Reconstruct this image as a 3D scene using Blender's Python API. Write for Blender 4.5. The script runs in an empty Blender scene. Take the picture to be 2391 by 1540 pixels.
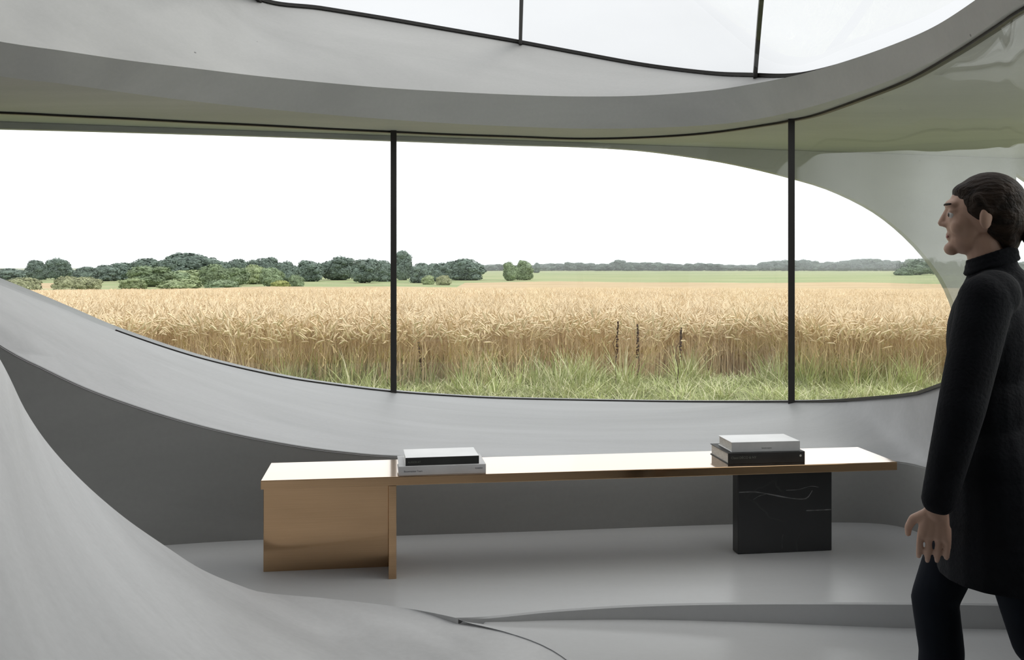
import bpy, bmesh, math, random
import numpy as np
from mathutils import Vector, Matrix

random.seed(7)
RNG = np.random.default_rng(7)
C = bpy.context.scene.collection
scene = bpy.context.scene

# ------------------------------------------------------------------ camera, sky, exposure
EYE = 1.433            # eye height above the lower floor (z = 0)
FPX = 2200.0           # focal length in pixels of the 2391 x 1540 frame
HX, HY = 1195.5, 622.0  # horizon row / centre column
PLAT = 0.100           # height of the raised platform

cam_d = bpy.data.cameras.new('camera')
cam = bpy.data.objects.new('camera', cam_d)
C.objects.link(cam)
cam.location = (0, 0, EYE)
cam.rotation_euler = (math.radians(90), 0, 0)
cam_d.sensor_width = 36.0
cam_d.lens = FPX / 2391 * 36.0
cam_d.shift_y = -(770 - HY) / 2391
cam_d.clip_end = 6000
cam_d.clip_start = 0.05
scene.camera = cam

scene.view_settings.view_transform = 'Standard'
scene.view_settings.look = 'None'
scene.view_settings.gamma = 1.0
scene.view_settings.use_curve_mapping = False
scene.view_settings.exposure = 0.0


def nn(nt, t, **kw):
    n = nt.nodes.new(t)
    for k, v in kw.items():
        setattr(n, k, v)
    return n


def build_world():
    w = bpy.data.worlds.new('overcast_sky')
    scene.world = w
    w.use_nodes = True
    nt = w.node_tree
    nt.nodes.clear()
    out = nn(nt, 'ShaderNodeOutputWorld')
    bg = nn(nt, 'ShaderNodeBackground')
    tc = nn(nt, 'ShaderNodeTexCoord')
    sep = nn(nt, 'ShaderNodeSeparateXYZ')
    nt.links.new(tc.outputs['Generated'], sep.inputs[0])
    # overcast sky: brighter towards the zenith, soft cloud structure
    ramp = nn(nt, 'ShaderNodeValToRGB')
    e = ramp.color_ramp.elements
    e[0].position = 0.0
    e[0].color = (0.90, 0.925, 0.955, 1)
    e[1].position = 1.0
    e[1].color = (1.0, 1.0, 1.0, 1)
    e2 = e.new(0.12)
    e2.color = (0.955, 0.965, 0.98, 1)
    mr = nn(nt, 'ShaderNodeMapRange')
    mr.inputs[1].default_value = 0.0
    mr.inputs[2].default_value = 1.0
    mr.inputs[3].default_value = SKY_HORIZON
    mr.inputs[4].default_value = SKY_ZENITH
    nt.links.new(sep.outputs[2], ramp.inputs[0])
    nt.links.new(sep.outputs[2], mr.inputs[0])
    mp = nn(nt, 'ShaderNodeMapping')
    mp.inputs['Scale'].default_value = (1.6, 1.6, 7.0)
    nt.links.new(tc.outputs['Generated'], mp.inputs[0])
    nz = nn(nt, 'ShaderNodeTexNoise')
    nz.inputs['Scale'].default_value = 1.8
    nz.inputs['Detail'].default_value = 5
    nt.links.new(mp.outputs[0], nz.inputs[0])
    cl = nn(nt, 'ShaderNodeMapRange')
    cl.inputs[1].default_value = 0.3
    cl.inputs[2].default_value = 0.7
    cl.inputs[3].default_value = 0.965
    cl.inputs[4].default_value = 1.035
    nt.links.new(nz.outputs[0], cl.inputs[0])
    mu = nn(nt, 'ShaderNodeMath', operation='MULTIPLY')
    nt.links.new(mr.outputs[0], mu.inputs[0])
    nt.links.new(cl.outputs[0], mu.inputs[1])
    nt.links.new(ramp.outputs[0], bg.inputs[0])
    nt.links.new(mu.outputs[0], bg.inputs[1])
    nt.links.new(bg.outputs[0], out.inputs[0])


SKY_HORIZON = 1.65
SKY_ZENITH = 1.9
build_world()

# soft sun behind thin cloud
sd = bpy.data.lights.new('sun', 'SUN')
sd.energy = 1.5
sd.angle = math.radians(35)
sd.color = (1.0, 0.95, 0.88)
so = bpy.data.objects.new('sun', sd)
C.objects.link(so)
so.rotation_euler = Vector((-0.74, -0.10, -0.66)).to_track_quat('-Z', 'Y').to_euler()   # from beyond the field, high, a little right
so.location = (0, 0, 20)


# ------------------------------------------------------------------ helpers
def at(px, py, d):
    """World point seen at photograph pixel px, py at depth d metres."""
    return np.array([(px - HX) / FPX * d, d, EYE + (HY - py) / FPX * d])


def at_h(px, py, h):
    """World point at photograph pixel on the level plane h above the eye."""
    d = h * FPX / (HY - py)
    return np.array([(px - HX) / FPX * d, d, EYE + h])


def crom(pts, n, closed=False, par=None):
    """Centripetal-ish Catmull-Rom through pts, resampled to n points evenly."""
    p = np.asarray(pts, float)
    m = len(p)
    if closed:
        ext = np.vstack([p[-1:], p, p[:2]])
        segs = m
    else:
        ext = np.vstack([2 * p[0] - p[1], p, 2 * p[-1] - p[-2]])
        segs = m - 1
    out = []
    for i in range(segs):
        p0, p1, p2, p3 = ext[i:i + 4]
        t = np.linspace(0, 1, 40, endpoint=False)[:, None]
        out.append(0.5 * ((2 * p1) + (-p0 + p2) * t + (2 * p0 - 5 * p1 + 4 * p2 - p3) * t ** 2
                          + (-p0 + 3 * p1 - 3 * p2 + p3) * t ** 3))
    out = np.vstack(out)
    out = np.vstack([out, p[:1] if closed else p[-1:]])
    if par == 'uniform':
        s = np.linspace(0, 1, len(out))
    else:
        s = np.r_[0, np.cumsum(np.linalg.norm(np.diff(out, axis=0), axis=1))]
        s /= s[-1]
    q = np.linspace(0, 1, n + (1 if closed else 0))
    r = np.stack([np.interp(q, s, out[:, k]) for k in range(out.shape[1])], 1)
    return r[:-1] if closed else r


def obj_from(name, verts, faces, mats, parent=None, smooth=None, fmat=None):
    me = bpy.data.meshes.new(name)
    me.from_pydata([tuple(map(float, v)) for v in verts], [], [tuple(f) for f in faces])
    if not isinstance(mats, (list, tuple)):
        mats = [mats]
    for m in mats:
        me.materials.append(m)
    if fmat is not None:
        me.polygons.foreach_set('material_index', np.asarray(fmat, np.int32))
    me.validate()
    if smooth is not None:
        me.polygons.foreach_set('use_smooth', np.ones(len(me.polygons), bool))
        if smooth < 179:
            me.set_sharp_from_angle(angle=math.radians(smooth))
    me.update()
    o = bpy.data.objects.new(name, me)
    C.objects.link(o)
    if parent:
        o.parent = parent
    return o


def bm_obj(name, bm, mats, parent=None, smooth=None, recalc=True):
    if recalc:
        bmesh.ops.recalc_face_normals(bm, faces=bm.faces)
    me = bpy.data.meshes.new(name)
    bm.to_mesh(me)
    bm.free()
    if not isinstance(mats, (list, tuple)):
        mats = [mats]
    for m in mats:
        me.materials.append(m)
    if smooth is not None:
        me.polygons.foreach_set('use_smooth', np.ones(len(me.polygons), bool))
        if smooth < 179:
            me.set_sharp_from_angle(angle=math.radians(smooth))
    o = bpy.data.objects.new(name, me)
    C.objects.link(o)
    if parent:
        o.parent = parent
    return o


def loft(rows, closed_u=False, closed_v=False):
    """rows: list of (n,3) arrays -> verts, faces"""
    R = np.array(rows)
    m, n = R.shape[:2]
    v = R.reshape(-1, 3)
    f = []
    for i in range(m if closed_v else m - 1):
        for j in range(n if closed_u else n - 1):
            a = i * n + j
            b = i * n + (j + 1) % n
            c = ((i + 1) % m) * n + (j + 1) % n
            d = ((i + 1) % m) * n + j
            f.append((a, b, c, d))
    return v, f


def thing(name, label, cat, loc=(0, 0, 0), rz=0.0, group=None):
    o = bpy.data.objects.new(name, None)
    C.objects.link(o)
    o.location = loc
    o.rotation_euler = (0, 0, rz)
    o.empty_display_size = 0.1
    return tag(o, label, cat, group)


def tag(o, label, cat, group=None, kind=None):
    o['label'] = label
    o['category'] = cat
    if group:
        o['group'] = group
    if kind:
        o['kind'] = kind
    return o


def struct(o, label=None):
    o['kind'] = 'structure'
    if label:
        o['label'] = label
    return o


def add_box(bm, lo, hi, bev=0.0, seg=2, mat=0, M=None):
    vs = [bm.verts.new((x, y, z)) for x in (lo[0], hi[0]) for y in (lo[1], hi[1]) for z in (lo[2], hi[2])]
    idx = [(0, 1, 3, 2), (4, 6, 7, 5), (0, 4, 5, 1), (2, 3, 7, 6), (0, 2, 6, 4), (1, 5, 7, 3)]
    fs = [bm.faces.new([vs[i] for i in q]) for q in idx]
    for f in fs:
        f.material_index = mat
    if M is not None:
        bmesh.ops.transform(bm, matrix=M, verts=vs)
    if bev:
        es = list({e for f in fs for e in f.edges})
        bmesh.ops.bevel(bm, geom=es, offset=bev, segments=seg, affect='EDGES', profile=0.5)


def sweep(path, w, h, name, mat, parent=None, up=(0, 0, 1), closed=False):
    """Rectangular bar w (sideways) x h (along up) along a 3D path."""
    p = np.asarray(path, float)
    n = len(p)
    if closed:
        t = np.roll(p, -1, 0) - np.roll(p, 1, 0)
    else:
        t = np.gradient(p, axis=0)
    t /= np.linalg.norm(t, axis=1)[:, None]
    u = np.tile(np.array(up, float), (n, 1))
    s = np.cross(t, u)
    s /= np.linalg.norm(s, axis=1)[:, None]
    u = np.cross(s, t)
    rows = [p - s * w / 2 - u * h / 2, p + s * w / 2 - u * h / 2, p + s * w / 2 + u * h / 2, p - s * w / 2 + u * h / 2]
    v, f = loft(rows, closed_u=closed, closed_v=True)
    if not closed:
        f = list(f)
        f.append(tuple(i * n for i in range(4)))
        f.append(tuple(i * n + n - 1 for i in (3, 2, 1, 0)))
    o = obj_from(name, v, f, mat, parent, smooth=40)
    bm = bmesh.new()
    bm.from_mesh(o.data)
    bmesh.ops.recalc_face_normals(bm, faces=bm.faces)
    bm.to_mesh(o.data)
    bm.free()
    return o


# ------------------------------------------------------------------ materials
def mat_new(name):
    m = bpy.data.materials.new(name)
    m.use_nodes = True
    nt = m.node_tree
    b = nt.nodes['Principled BSDF']
    return m, nt, b


def plain(name, col, rough=0.6, metal=0.0, spec=0.5):
    m, nt, b = mat_new(name)
    b.inputs['Base Color'].default_value = (*col, 1)
    b.inputs['Roughness'].default_value = rough
    b.inputs['Metallic'].default_value = metal
    b.inputs['Specular IOR Level'].default_value = spec
    return m


def noise_mat(name, c1, c2, scale, rough=0.7, stretch=(1, 1, 1), bump=0.0, bscale=40, detail=6, spec=0.4, lo=0.35, hi=0.65, inst=0.0, coords='Object'):
    m, nt, b = mat_new(name)
    tc = nn(nt, 'ShaderNodeTexCoord')
    mp = nn(nt, 'ShaderNodeMapping')
    mp.inputs['Scale'].default_value = stretch
    nt.links.new(tc.outputs[coords], mp.inputs[0])
    nz = nn(nt, 'ShaderNodeTexNoise')
    nz.inputs['Scale'].default_value = scale
    nz.inputs['Detail'].default_value = detail
    nt.links.new(mp.outputs[0], nz.inputs[0])
    r = nn(nt, 'ShaderNodeValToRGB')
    r.color_ramp.elements[0].position = lo
    r.color_ramp.elements[1].position = hi
    r.color_ramp.elements[0].color = (*c1, 1)
    r.color_ramp.elements[1].color = (*c2, 1)
    nt.links.new(nz.outputs[0], r.inputs[0])
    src = r.outputs[0]
    if inst:
        oi = nn(nt, 'ShaderNodeObjectInfo')
        hs = nn(nt, 'ShaderNodeHueSaturation')
        mr = nn(nt, 'ShaderNodeMapRange')
        mr.inputs[3].default_value = 1 - inst
        mr.inputs[4].default_value = 1 + inst
        nt.links.new(oi.outputs['Random'], mr.inputs[0])
        nt.links.new(mr.outputs[0], hs.inputs['Value'])
        nt.links.new(src, hs.inputs['Color'])
        src = hs.outputs[0]
    nt.links.new(src, b.inputs['Base Color'])
    b.inputs['Roughness'].default_value = rough
    b.inputs['Specular IOR Level'].default_value = spec
    if bump:
        n2 = nn(nt, 'ShaderNodeTexNoise')
        n2.inputs['Scale'].default_value = bscale
        n2.inputs['Detail'].default_value = 4
        nt.links.new(mp.outputs[0], n2.inputs[0])
        bp = nn(nt, 'ShaderNodeBump')
        bp.inputs['Strength'].default_value = bump
        bp.inputs['Distance'].default_value = 0.02
        nt.links.new(n2.outputs[0], bp.inputs['Height'])
        nt.links.new(bp.outputs[0], b.inputs['Normal'])
    return m


def concrete(name, base, rough, spread=0.08, streak=(1, 1, 1), spec=0.4, pores=True, axis=None):
    """Trowelled concrete: large clouds, trowel streaks, fine grain and a few pin holes."""
    m, nt, b = mat_new(name)
    tc = nn(nt, 'ShaderNodeTexCoord')
    mp = nn(nt, 'ShaderNodeMapping')
    mp.inputs['Scale'].default_value = streak
    nt.links.new(tc.outputs['Object'], mp.inputs[0])
    vec = mp.outputs[0]
    if axis is not None:            # trowel streaks run along this direction
        a0 = Vector(axis).normalized()
        a1 = a0.orthogonal().normalized()
        a2 = a0.cross(a1)
        cb = nn(nt, 'ShaderNodeCombineXYZ')
        for k_, (ax, sc_) in enumerate(((a0, streak[0]), (a1, streak[1]), (a2, streak[2]))):
            dp = nn(nt, 'ShaderNodeVectorMath', operation='DOT_PRODUCT')
            dp.inputs[1].default_value = ax * sc_
            nt.links.new(tc.outputs['Object'], dp.inputs[0])
            nt.links.new(dp.outputs['Value'], cb.inputs[k_])
        vec = cb.outputs[0]
    n1 = nn(nt, 'ShaderNodeTexNoise')
    n1.inputs['Scale'].default_value = 1.3
    n1.inputs['Detail'].default_value = 7
    n1.inputs['Roughness'].default_value = 0.6
    n1.inputs['Distortion'].default_value = 0.6
    nt.links.new(vec, n1.inputs[0])
    n2 = nn(nt, 'ShaderNodeTexNoise')
    n2.inputs['Scale'].default_value = 45
    n2.inputs['Detail'].default_value = 3
    nt.links.new(tc.outputs['Object'], n2.inputs[0])
    mx = nn(nt, 'ShaderNodeMath', operation='MULTIPLY_ADD')
    mx.inputs[1].default_value = 0.22
    nt.links.new(n2.outputs[0], mx.inputs[0])
    nt.links.new(n1.outputs[0], mx.inputs[2])
    r = nn(nt, 'ShaderNodeValToRGB')
    r.color_ramp.elements[0].position = 0.40
    r.color_ramp.elements[1].position = 0.82
    lo = [c * (1 - spread) for c in base]
    hi = [min(1, c * (1 + spread)) for c in base]
    r.color_ramp.elements[0].color = (*lo, 1)
    r.color_ramp.elements[1].color = (*hi, 1)
    nt.links.new(mx.outputs[0], r.inputs[0])
    src = r.outputs[0]
    if pores:
        vo = nn(nt, 'ShaderNodeTexVoronoi')
        vo.inputs['Scale'].default_value = 3.1
        nt.links.new(tc.outputs['Object'], vo.inputs[0])
        lt = nn(nt, 'ShaderNodeMath', operation='LESS_THAN')
        lt.inputs[1].default_value = 0.022
        nt.links.new(vo.outputs['Distance'], lt.inputs[0])
        mc = nn(nt, 'ShaderNodeMixRGB')
        mc.blend_type = 'MULTIPLY'
        mc.inputs[2].default_value = (0.45, 0.45, 0.45, 1)
        nt.links.new(lt.outputs[0], mc.inputs[0])
        nt.links.new(src, mc.inputs[1])
        src = mc.outputs[0]
    nt.links.new(src, b.inputs['Base Color'])
    b.inputs['Roughness'].default_value = rough
    b.inputs['Specular IOR Level'].default_value = spec
    bp = nn(nt, 'ShaderNodeBump')
    bp.inputs['Strength'].default_value = 0.10
    bp.inputs['Distance'].default_value = 0.01
    nt.links.new(mx.outputs[0], bp.inputs['Height'])
    nt.links.new(bp.outputs[0], b.inputs['Normal'])
    return m


def brass_mat():
    m, nt, b = mat_new('brushed_brass')
    tc = nn(nt, 'ShaderNodeTexCoord')
    mp = nn(nt, 'ShaderNodeMapping')
    mp.inputs['Scale'].default_value = (1.2, 60, 60)
    nt.links.new(tc.outputs['Object'], mp.inputs[0])
    nz = nn(nt, 'ShaderNodeTexNoise')
    nz.inputs['Scale'].default_value = 3
    nz.inputs['Detail'].default_value = 4
    nt.links.new(mp.outputs[0], nz.inputs[0])
    r = nn(nt, 'ShaderNodeValToRGB')
    r.color_ramp.elements[0].position = 0.3
    r.color_ramp.elements[1].position = 0.7
    r.color_ramp.elements[0].color = (0.50, 0.315, 0.165, 1)
    r.color_ramp.elements[1].color = (0.55, 0.35, 0.19, 1)
    nt.links.new(nz.outputs[0], r.inputs[0])
    nt.links.new(r.outputs[0], b.inputs['Base Color'])
    b.inputs['Metallic'].default_value = 1.0
    b.inputs['Roughness'].default_value = 0.14
    b.inputs['Coat Weight'].default_value = 1.0
    b.inputs['Coat Roughness'].default_value = 0.06
    b.inputs['Coat IOR'].default_value = 1.5
    return m


def glass_mat(name='window_glass', tint=(0.975, 0.985, 0.98)):
    m = bpy.data.materials.new(name)
    m.use_nodes = True
    nt = m.node_tree
    nt.nodes.clear()
    out = nn(nt, 'ShaderNodeOutputMaterial')
    tr = nn(nt, 'ShaderNodeBsdfTransparent')
    tr.inputs[0].default_value = (*tint, 1)
    gl = nn(nt, 'ShaderNodeBsdfGlossy')
    gl.inputs['Roughness'].default_value = 0.0
    lw = nn(nt, 'ShaderNodeLayerWeight')
    p5 = nn(nt, 'ShaderNodeMath', operation='POWER')
    p5.inputs[1].default_value = 5.0
    nt.links.new(lw.outputs['Facing'], p5.inputs[0])
    ma = nn(nt, 'ShaderNodeMath', operation='MULTIPLY_ADD')
    ma.inputs[1].default_value = 0.60
    ma.inputs[2].default_value = 0.03
    nt.links.new(p5.outputs[0], ma.inputs[0])
    mx = nn(nt, 'ShaderNodeMixShader')
    nt.links.new(ma.outputs[0], mx.inputs[0])
    nt.links.new(tr.outputs[0], mx.inputs[1])
    nt.links.new(gl.outputs[0], mx.inputs[2])
    nt.links.new(mx.outputs[0], out.inputs[0])
    return m


def marble_mat():
    m, nt, b = mat_new('black_marble')
    tc = nn(nt, 'ShaderNodeTexCoord')
    nz = nn(nt, 'ShaderNodeTexNoise')
    nz.inputs['Scale'].default_value = 3.0
    nz.inputs['Detail'].default_value = 6
    nt.links.new(tc.outputs['Object'], nz.inputs[0])
    mxv = nn(nt, 'ShaderNodeMixRGB')
    mxv.inputs[0].default_value = 0.25
    nt.links.new(tc.outputs['Object'], mxv.inputs[1])
    nt.links.new(nz.outputs['Color'], mxv.inputs[2])
    vo = nn(nt, 'ShaderNodeTexVoronoi')
    vo.feature = 'DISTANCE_TO_EDGE'
    vo.inputs['Scale'].default_value = 4.2
    nt.links.new(mxv.outputs[0], vo.inputs[0])
    r = nn(nt, 'ShaderNodeValToRGB')
    r.color_ramp.elements[0].position = 0.0
    r.color_ramp.elements[0].color = (0.05, 0.05, 0.049, 1)
    r.color_ramp.elements[1].position = 0.02
    r.color_ramp.elements[1].color = (0.020, 0.020, 0.021, 1)
    nt.links.new(vo.outputs['Distance'], r.inputs[0])
    n2 = nn(nt, 'ShaderNodeTexNoise')
    n2.inputs['Scale'].default_value = 5
    nt.links.new(tc.outputs['Object'], n2.inputs[0])
    r2 = nn(nt, 'ShaderNodeValToRGB')
    r2.color_ramp.elements[0].position = 0.5
    r2.color_ramp.elements[0].color = (0, 0, 0, 1)
    r2.color_ramp.elements[1].position = 0.68
    nt.links.new(n2.outputs[0], r2.inputs[0])
    mc = nn(nt, 'ShaderNodeMixRGB')
    mc.inputs[1].default_value = (0.022, 0.022, 0.023, 1)
    nt.links.new(r2.outputs[0], mc.inputs[0])
    nt.links.new(r.outputs[0], mc.inputs[2])
    nt.links.new(mc.outputs[0], b.inputs['Base Color'])
    b.inputs['Roughness'].default_value = 0.35
    return m


M_CONC = concrete('concrete_shaded_tone', (0.29, 0.291, 0.282), 0.62, 0.10, (0.5, 0.5, 2.2))  # same concrete as the ledge; darker copy, shade partly put into the colour
M_LEDGE = concrete('concrete_ledge', (0.41, 0.412, 0.419), 0.50, 0.11, (0.35, 2.2, 2.2), pores=False)  # paler copy of the wall concrete, daylight partly put into the colour
M_CEIL = concrete('concrete_ceiling', (0.41, 0.41, 0.40), 0.7, 0.09, (0.4, 1.4, 1.4))
M_FLOOR = concrete('concrete_floor', (0.45, 0.454, 0.458), 0.28, 0.06, (0.3, 1.2, 1), spec=0.5, pores=False)
M_BANK = concrete('concrete_bank', (0.47, 0.473, 0.478), 0.5, 0.13, (0.35, 2.6, 2.6), pores=False, axis=(0.62, -0.55, -0.56))
M_BRASS = brass_mat()
M_GLASS = glass_mat()
M_SKYGLASS = glass_mat('tinted_skylight_glass', (0.60, 0.61, 0.615))  # tint added to cut the daylight coming from above
M_FRAME = plain('black_metal', (0.018, 0.016, 0.014), 0.45)
M_MARBLE = marble_mat()

# ------------------------------------------------------------------ geometry of the shell
H_SOFF = 1.0                       # soffit height above the eye
Z_SOFF = EYE + H_SOFF
N = 160


def curve_at(tbl, xs):
    a = np.array(tbl, float)
    # smooth interpolation (monotone x) through the samples
    pts = crom(a, 600, par='uniform')
    return np.interp(xs, pts[:, 0], pts[:, 1])


# ring: lower edge of the skylight opening, on the soffit plane (X, Y)
ring_px = [(0, 178), (150, 196), (300, 217), (450, 236), (600, 252), (750, 266), (900, 278), (1050, 288), (1200, 295),
           (1350, 300), (1500, 299), (1650, 292), (1750, 281), (1857, 259), (1964, 228), (2072, 190), (2179, 142), (2286, 76), (2366, 20)]
ftop_px = [(0, 97), (150, 119), (300, 141), (450, 159), (600, 177), (750, 192), (900, 205), (1050, 214), (1200, 221),
           (1350, 225), (1500, 223), (1650, 212), (1750, 197), (1857, 176), (1964, 146), (2072, 109), (2179, 63), (2286, -6), (2366, -68)]
ring_vis = np.array([at_h(x, y, H_SOFF) for x, y in ring_px])
# fascia leans 5 cm into the opening at its top
ftop_vis = []
for (x, y), r in zip(ftop_px, ring_vis):
    d = r[1] - 0.13
    ftop_vis.append(at(x, y, d))
ftop_vis = np.array(ftop_vis)
ring_near = [(1.86, 2.95), (1.58, 2.45), (0.85, 2.15), (-0.2, 2.25), (-1.3, 2.6), (-2.3, 3.15), (-2.95, 3.75), (-3.15, 4.35)]
fas_h = float(np.mean(ftop_vis[:, 2] - ring_vis[:, 2]))
ring_c = np.vstack([ring_vis] + [[[x, y, Z_SOFF]] for x, y in ring_near])
ftop_c = np.vstack([ftop_vis] + [[[x * 0.985, y + 0.03, Z_SOFF + fas_h]] for x, y in ring_near])
# skylight frame: the outer upper edge of the light well
frame_tab = {600: 0, 750: 23, 900: 47, 1050: 73, 1200: 99, 1350: 127, 1500: 154, 1650: 173, 1750: 178}
fr = []
for i, (x, y) in enumerate(ring_px):
    b = ftop_vis[i]
    if x <= 450:
        k = (600 - x) / 600
        up = np.array([b[0] - 0.30 - 0.1 * k, b[1] + 0.75 - 0.3 * k, Z_SOFF + 1.02 + 0.16 * k])
    elif x in frame_tab:
        lean = np.interp(x, [600, 1200, 1500, 1650, 1750], [0.85, 0.75, 0.52, 0.32, 0.16])
        up = at(x, frame_tab[x], b[1] + lean)
    else:
        k = min(1, (x - 1750) / 200)
        dd = np.array([b[0] + 1.0, b[1] - 4.0])
        dd /= np.linalg.norm(dd)
        up = np.array([b[0] + 0.10 * dd[0] * k, b[1] + 0.10 - 0.06 * k, b[2] + 0.012 * (1 - k)])
    fr.append(up)
for (x, y) in ring_near:
    fr.append(np.array([x * 1.03, y - 0.12, Z_SOFF + fas_h + (0.05 if x > 0 else 0.35 + 0.12 * min(3, -x))]))
frame_c = np.array(fr)

NR = 260
# resample all three with one parameter so the loft stays aligned
allc = np.hstack([ring_c, ftop_c, frame_c])
ext = crom(allc, NR, closed=True, par='uniform')
RING, FTOP, FRAME = ext[:, :3], ext[:, 3:6], ext[:, 6:9]


def facade_y(x):
    return 7.45 + 0.27 * x


# outer boundary of the roof (radial from the opening's centre)
ctr = np.array([-0.4, 4.3])


def ray_out(p):
    d = p[:2] - ctr
    d /= np.linalg.norm(d)
    best = 1e9
    # back edge y = 7.7 + .27 x ; left x = -9 ; near y = -5 ; right edge runs out along x = .62 y + .25 (never less than 2.1)
    den = d[1] - 0.27 * d[0]
    t = (7.70 + 0.27 * ctr[0] - ctr[1]) / den if abs(den) > 1e-6 else -1
    den = d[0] - 0.62 * d[1]
    ta = (0.62 * ctr[1] + 0.25 - ctr[0]) / den if abs(den) > 1e-6 else -1
    tb = (2.1 - ctr[0]) / d[0] if d[0] > 1e-6 else 1e9
    ta = ta if ta > 0 else 1e9
    for tt in (t, (-9 - ctr[0]) / d[0] if d[0] else -1, max(ta, tb), (-5 - ctr[1]) / d[1] if d[1] else -1):
        if tt > 0:
            best = min(best, tt)
    return ctr + d * best


OUT = np.array([ray_out(p) for p in RING])
# put the roof's four corners on the nearest boundary samples
for cx, cy in ((-9, 7.70 - 2.43), (6.03, 9.33), (2.1, -5), (-9, -5)):
    k = np.argmin((OUT[:, 0] - cx) ** 2 + (OUT[:, 1] - cy) ** 2)
    OUT[k] = (cx, cy)
o_lo = np.c_[OUT, np.full(NR, Z_SOFF)]
o_hi = np.c_[OUT, np.full(NR, Z_SOFF + 0.22)]
midtop = np.c_[FRAME[:, :2] * 0.75 + OUT * 0.25, Z_SOFF + 0.24 + (FRAME[:, 2] - Z_SOFF) * 0.3]
lip = FRAME + np.c_[(OUT - ctr) * 0.02, np.full(NR, 0.02)]
v, f = loft([RING, FTOP, FRAME, lip, midtop, o_hi, o_lo], closed_u=True, closed_v=True)
ceiling = struct(obj_from('ceiling', v, f, M_CEIL, smooth=28), 'pale concrete roof slab with an oval skylight opening')

# ---------------------------------------------------------------- glass line (plan) and sill
track_px = [(0, 261), (150, 268), (300, 275), (450, 283), (600, 290), (750, 298), (919, 306), (1050, 312), (1200, 317), (1350, 322), (1500, 319),
            (1650, 309), (1800, 288), (1848, 279), (1911, 265), (2018, 227), (2125, 184), (2233, 123), (2340, 54), (2391, 20)]
tr_vis = np.array([at_h(x, y, H_SOFF) for x, y in track_px])
tr_all = np.vstack([[[-6.2, 5.35, Z_SOFF], [-4.7, 5.75, Z_SOFF]], tr_vis, [[1.93, 2.9, Z_SOFF], [1.80, 2.2, Z_SOFF], [1.62, 1.4, Z_SOFF]]])
TRACK = crom(tr_all, 220)

sill_tab = [(-600, 470), (-300, 545), (0, 660), (150, 722), (262, 769), (450, 832), (640, 877), (780, 899), (919, 915), (1060, 925), (1200, 931), (1500, 937), (1700, 938.5),
            (1848, 938), (1940, 936), (2040, 929), (2100, 924), (2155, 917)]
px_track = HX + FPX * TRACK[:, 0] / TRACK[:, 1]
sill_y = curve_at(sill_tab, px_track)
SILL = TRACK.copy()
for i in range(len(TRACK)):
    if px_track[i] <= 2155 and TRACK[i, 1] > 4.5:
        SILL[i, 2] = EYE + (HY - sill_y[i]) / FPX * TRACK[i, 1]
    else:
        SILL[i, 2] = np.nan
good = ~np.isnan(SILL[:, 2])
zlast = SILL[good][-1, 2]
ylast = SILL[good][-1, 1]
for i in range(len(SILL)):
    if not good[i]:
        k = min(2.2, ylast - SILL[i, 1])
        SILL[i, 2] = zlast + 0.26 * min(k, 0.4) + 0.06 * max(0, k - 0.4)
SILL[:, 2] = np.minimum(SILL[:, 2], Z_SOFF - 0.15)

# ledge front edge and wall base
front_tab = [(-600, 430), (-300, 610), (0, 805), (100, 858), (200, 905), (300, 942), (400, 974), (500, 1001), (600, 1023), (700, 1041), (800, 1054), (930, 1064), (1200, 1068),
             (1500, 1070), (1800, 1073), (2095, 1075)]
wall_xy = crom(np.array([(-6.2, 3.3), (-4.7, 3.6), (-3.2, 3.98), (-2.3, 4.27), (-1.44, 4.54), (-0.5, 4.655), (0.2, 4.735), (1.0, 4.84), (1.6, 4.89), (1.92, 4.86),
                         (2.04, 4.70), (2.06, 4.35), (2.00, 3.8), (1.86, 2.9), (1.72, 2.2), (1.55, 1.4)]), 260)
px_w = HX + FPX * wall_xy[:, 0] / wall_xy[:, 1]
fy = curve_at(front_tab, np.clip(px_w, -600, 2095))
FRONT = np.c_[wall_xy, EYE + (HY - fy) / FPX * wall_xy[:, 1]]
k0 = np.argmax(px_w > 2080) if (px_w > 2080).any() else len(px_w)
for i in range(k0, len(FRONT)):
    FRONT[i, 2] = FRONT[k0 - 1, 2] + 0.05 * min(1, (FRONT[k0, 1] - FRONT[i, 1]) / 1.5)
FRONT[:, 2] = np.minimum(FRONT[:, 2], Z_SOFF - 0.3)

NL = 240


def resample_by(P, n):
    s = np.r_[0, np.cumsum(np.linalg.norm(np.diff(P[:, :2], axis=0), axis=1))]
    s /= s[-1]
    q = np.linspace(0, 1, n)
    return np.stack([np.interp(q, s, P[:, k]) for k in range(3)], 1)


# matching parameter: pixel-independent, plan arc length split at the corner so rulings stay short
def split_resample(P, corner, n1, n2):
    k = np.argmin(np.linalg.norm(P[:, :2] - np.array(corner), axis=1))
    return np.vstack([resample_by(P[:k + 1], n1)[:-1], resample_by(P[k:], n2)])


Fr = split_resample(FRONT, (2.02, 4.75), 180, 60)
Sr = split_resample(SILL, (2.10, 5.6), 180, 60)
outer = Sr + np.array([0, 0.10, 0])
outer[:, 0] += np.linspace(0, 0.1, len(outer))
rows = []
for k in np.linspace(0, 1, 9):
    r = Fr * (1 - k) + Sr * k
    r[:, 2] -= 0.05 * 4 * k * (1 - k) * np.clip((Sr[:, 2] - Fr[:, 2] + 0.2), 0.0, 0.6)    # slight dish
    rows.append(r)
rows[0] = Fr + np.array([0, 0.007, 0.002])
rows.insert(0, Fr + np.array([0, -0.001, -0.007]))
wb = Fr.copy()
wb[:, 2] = -0.05
wb[:, :2] += np.array([0.0, 0.03])
gnd = outer.copy()
gnd[:, 2] = -0.6
v, f = loft(rows + [outer, gnd])
ledge = struct(obj_from('trim_1', v, f, M_LEDGE, smooth=40), 'broad pale concrete window ledge sweeping up at left')
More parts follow.
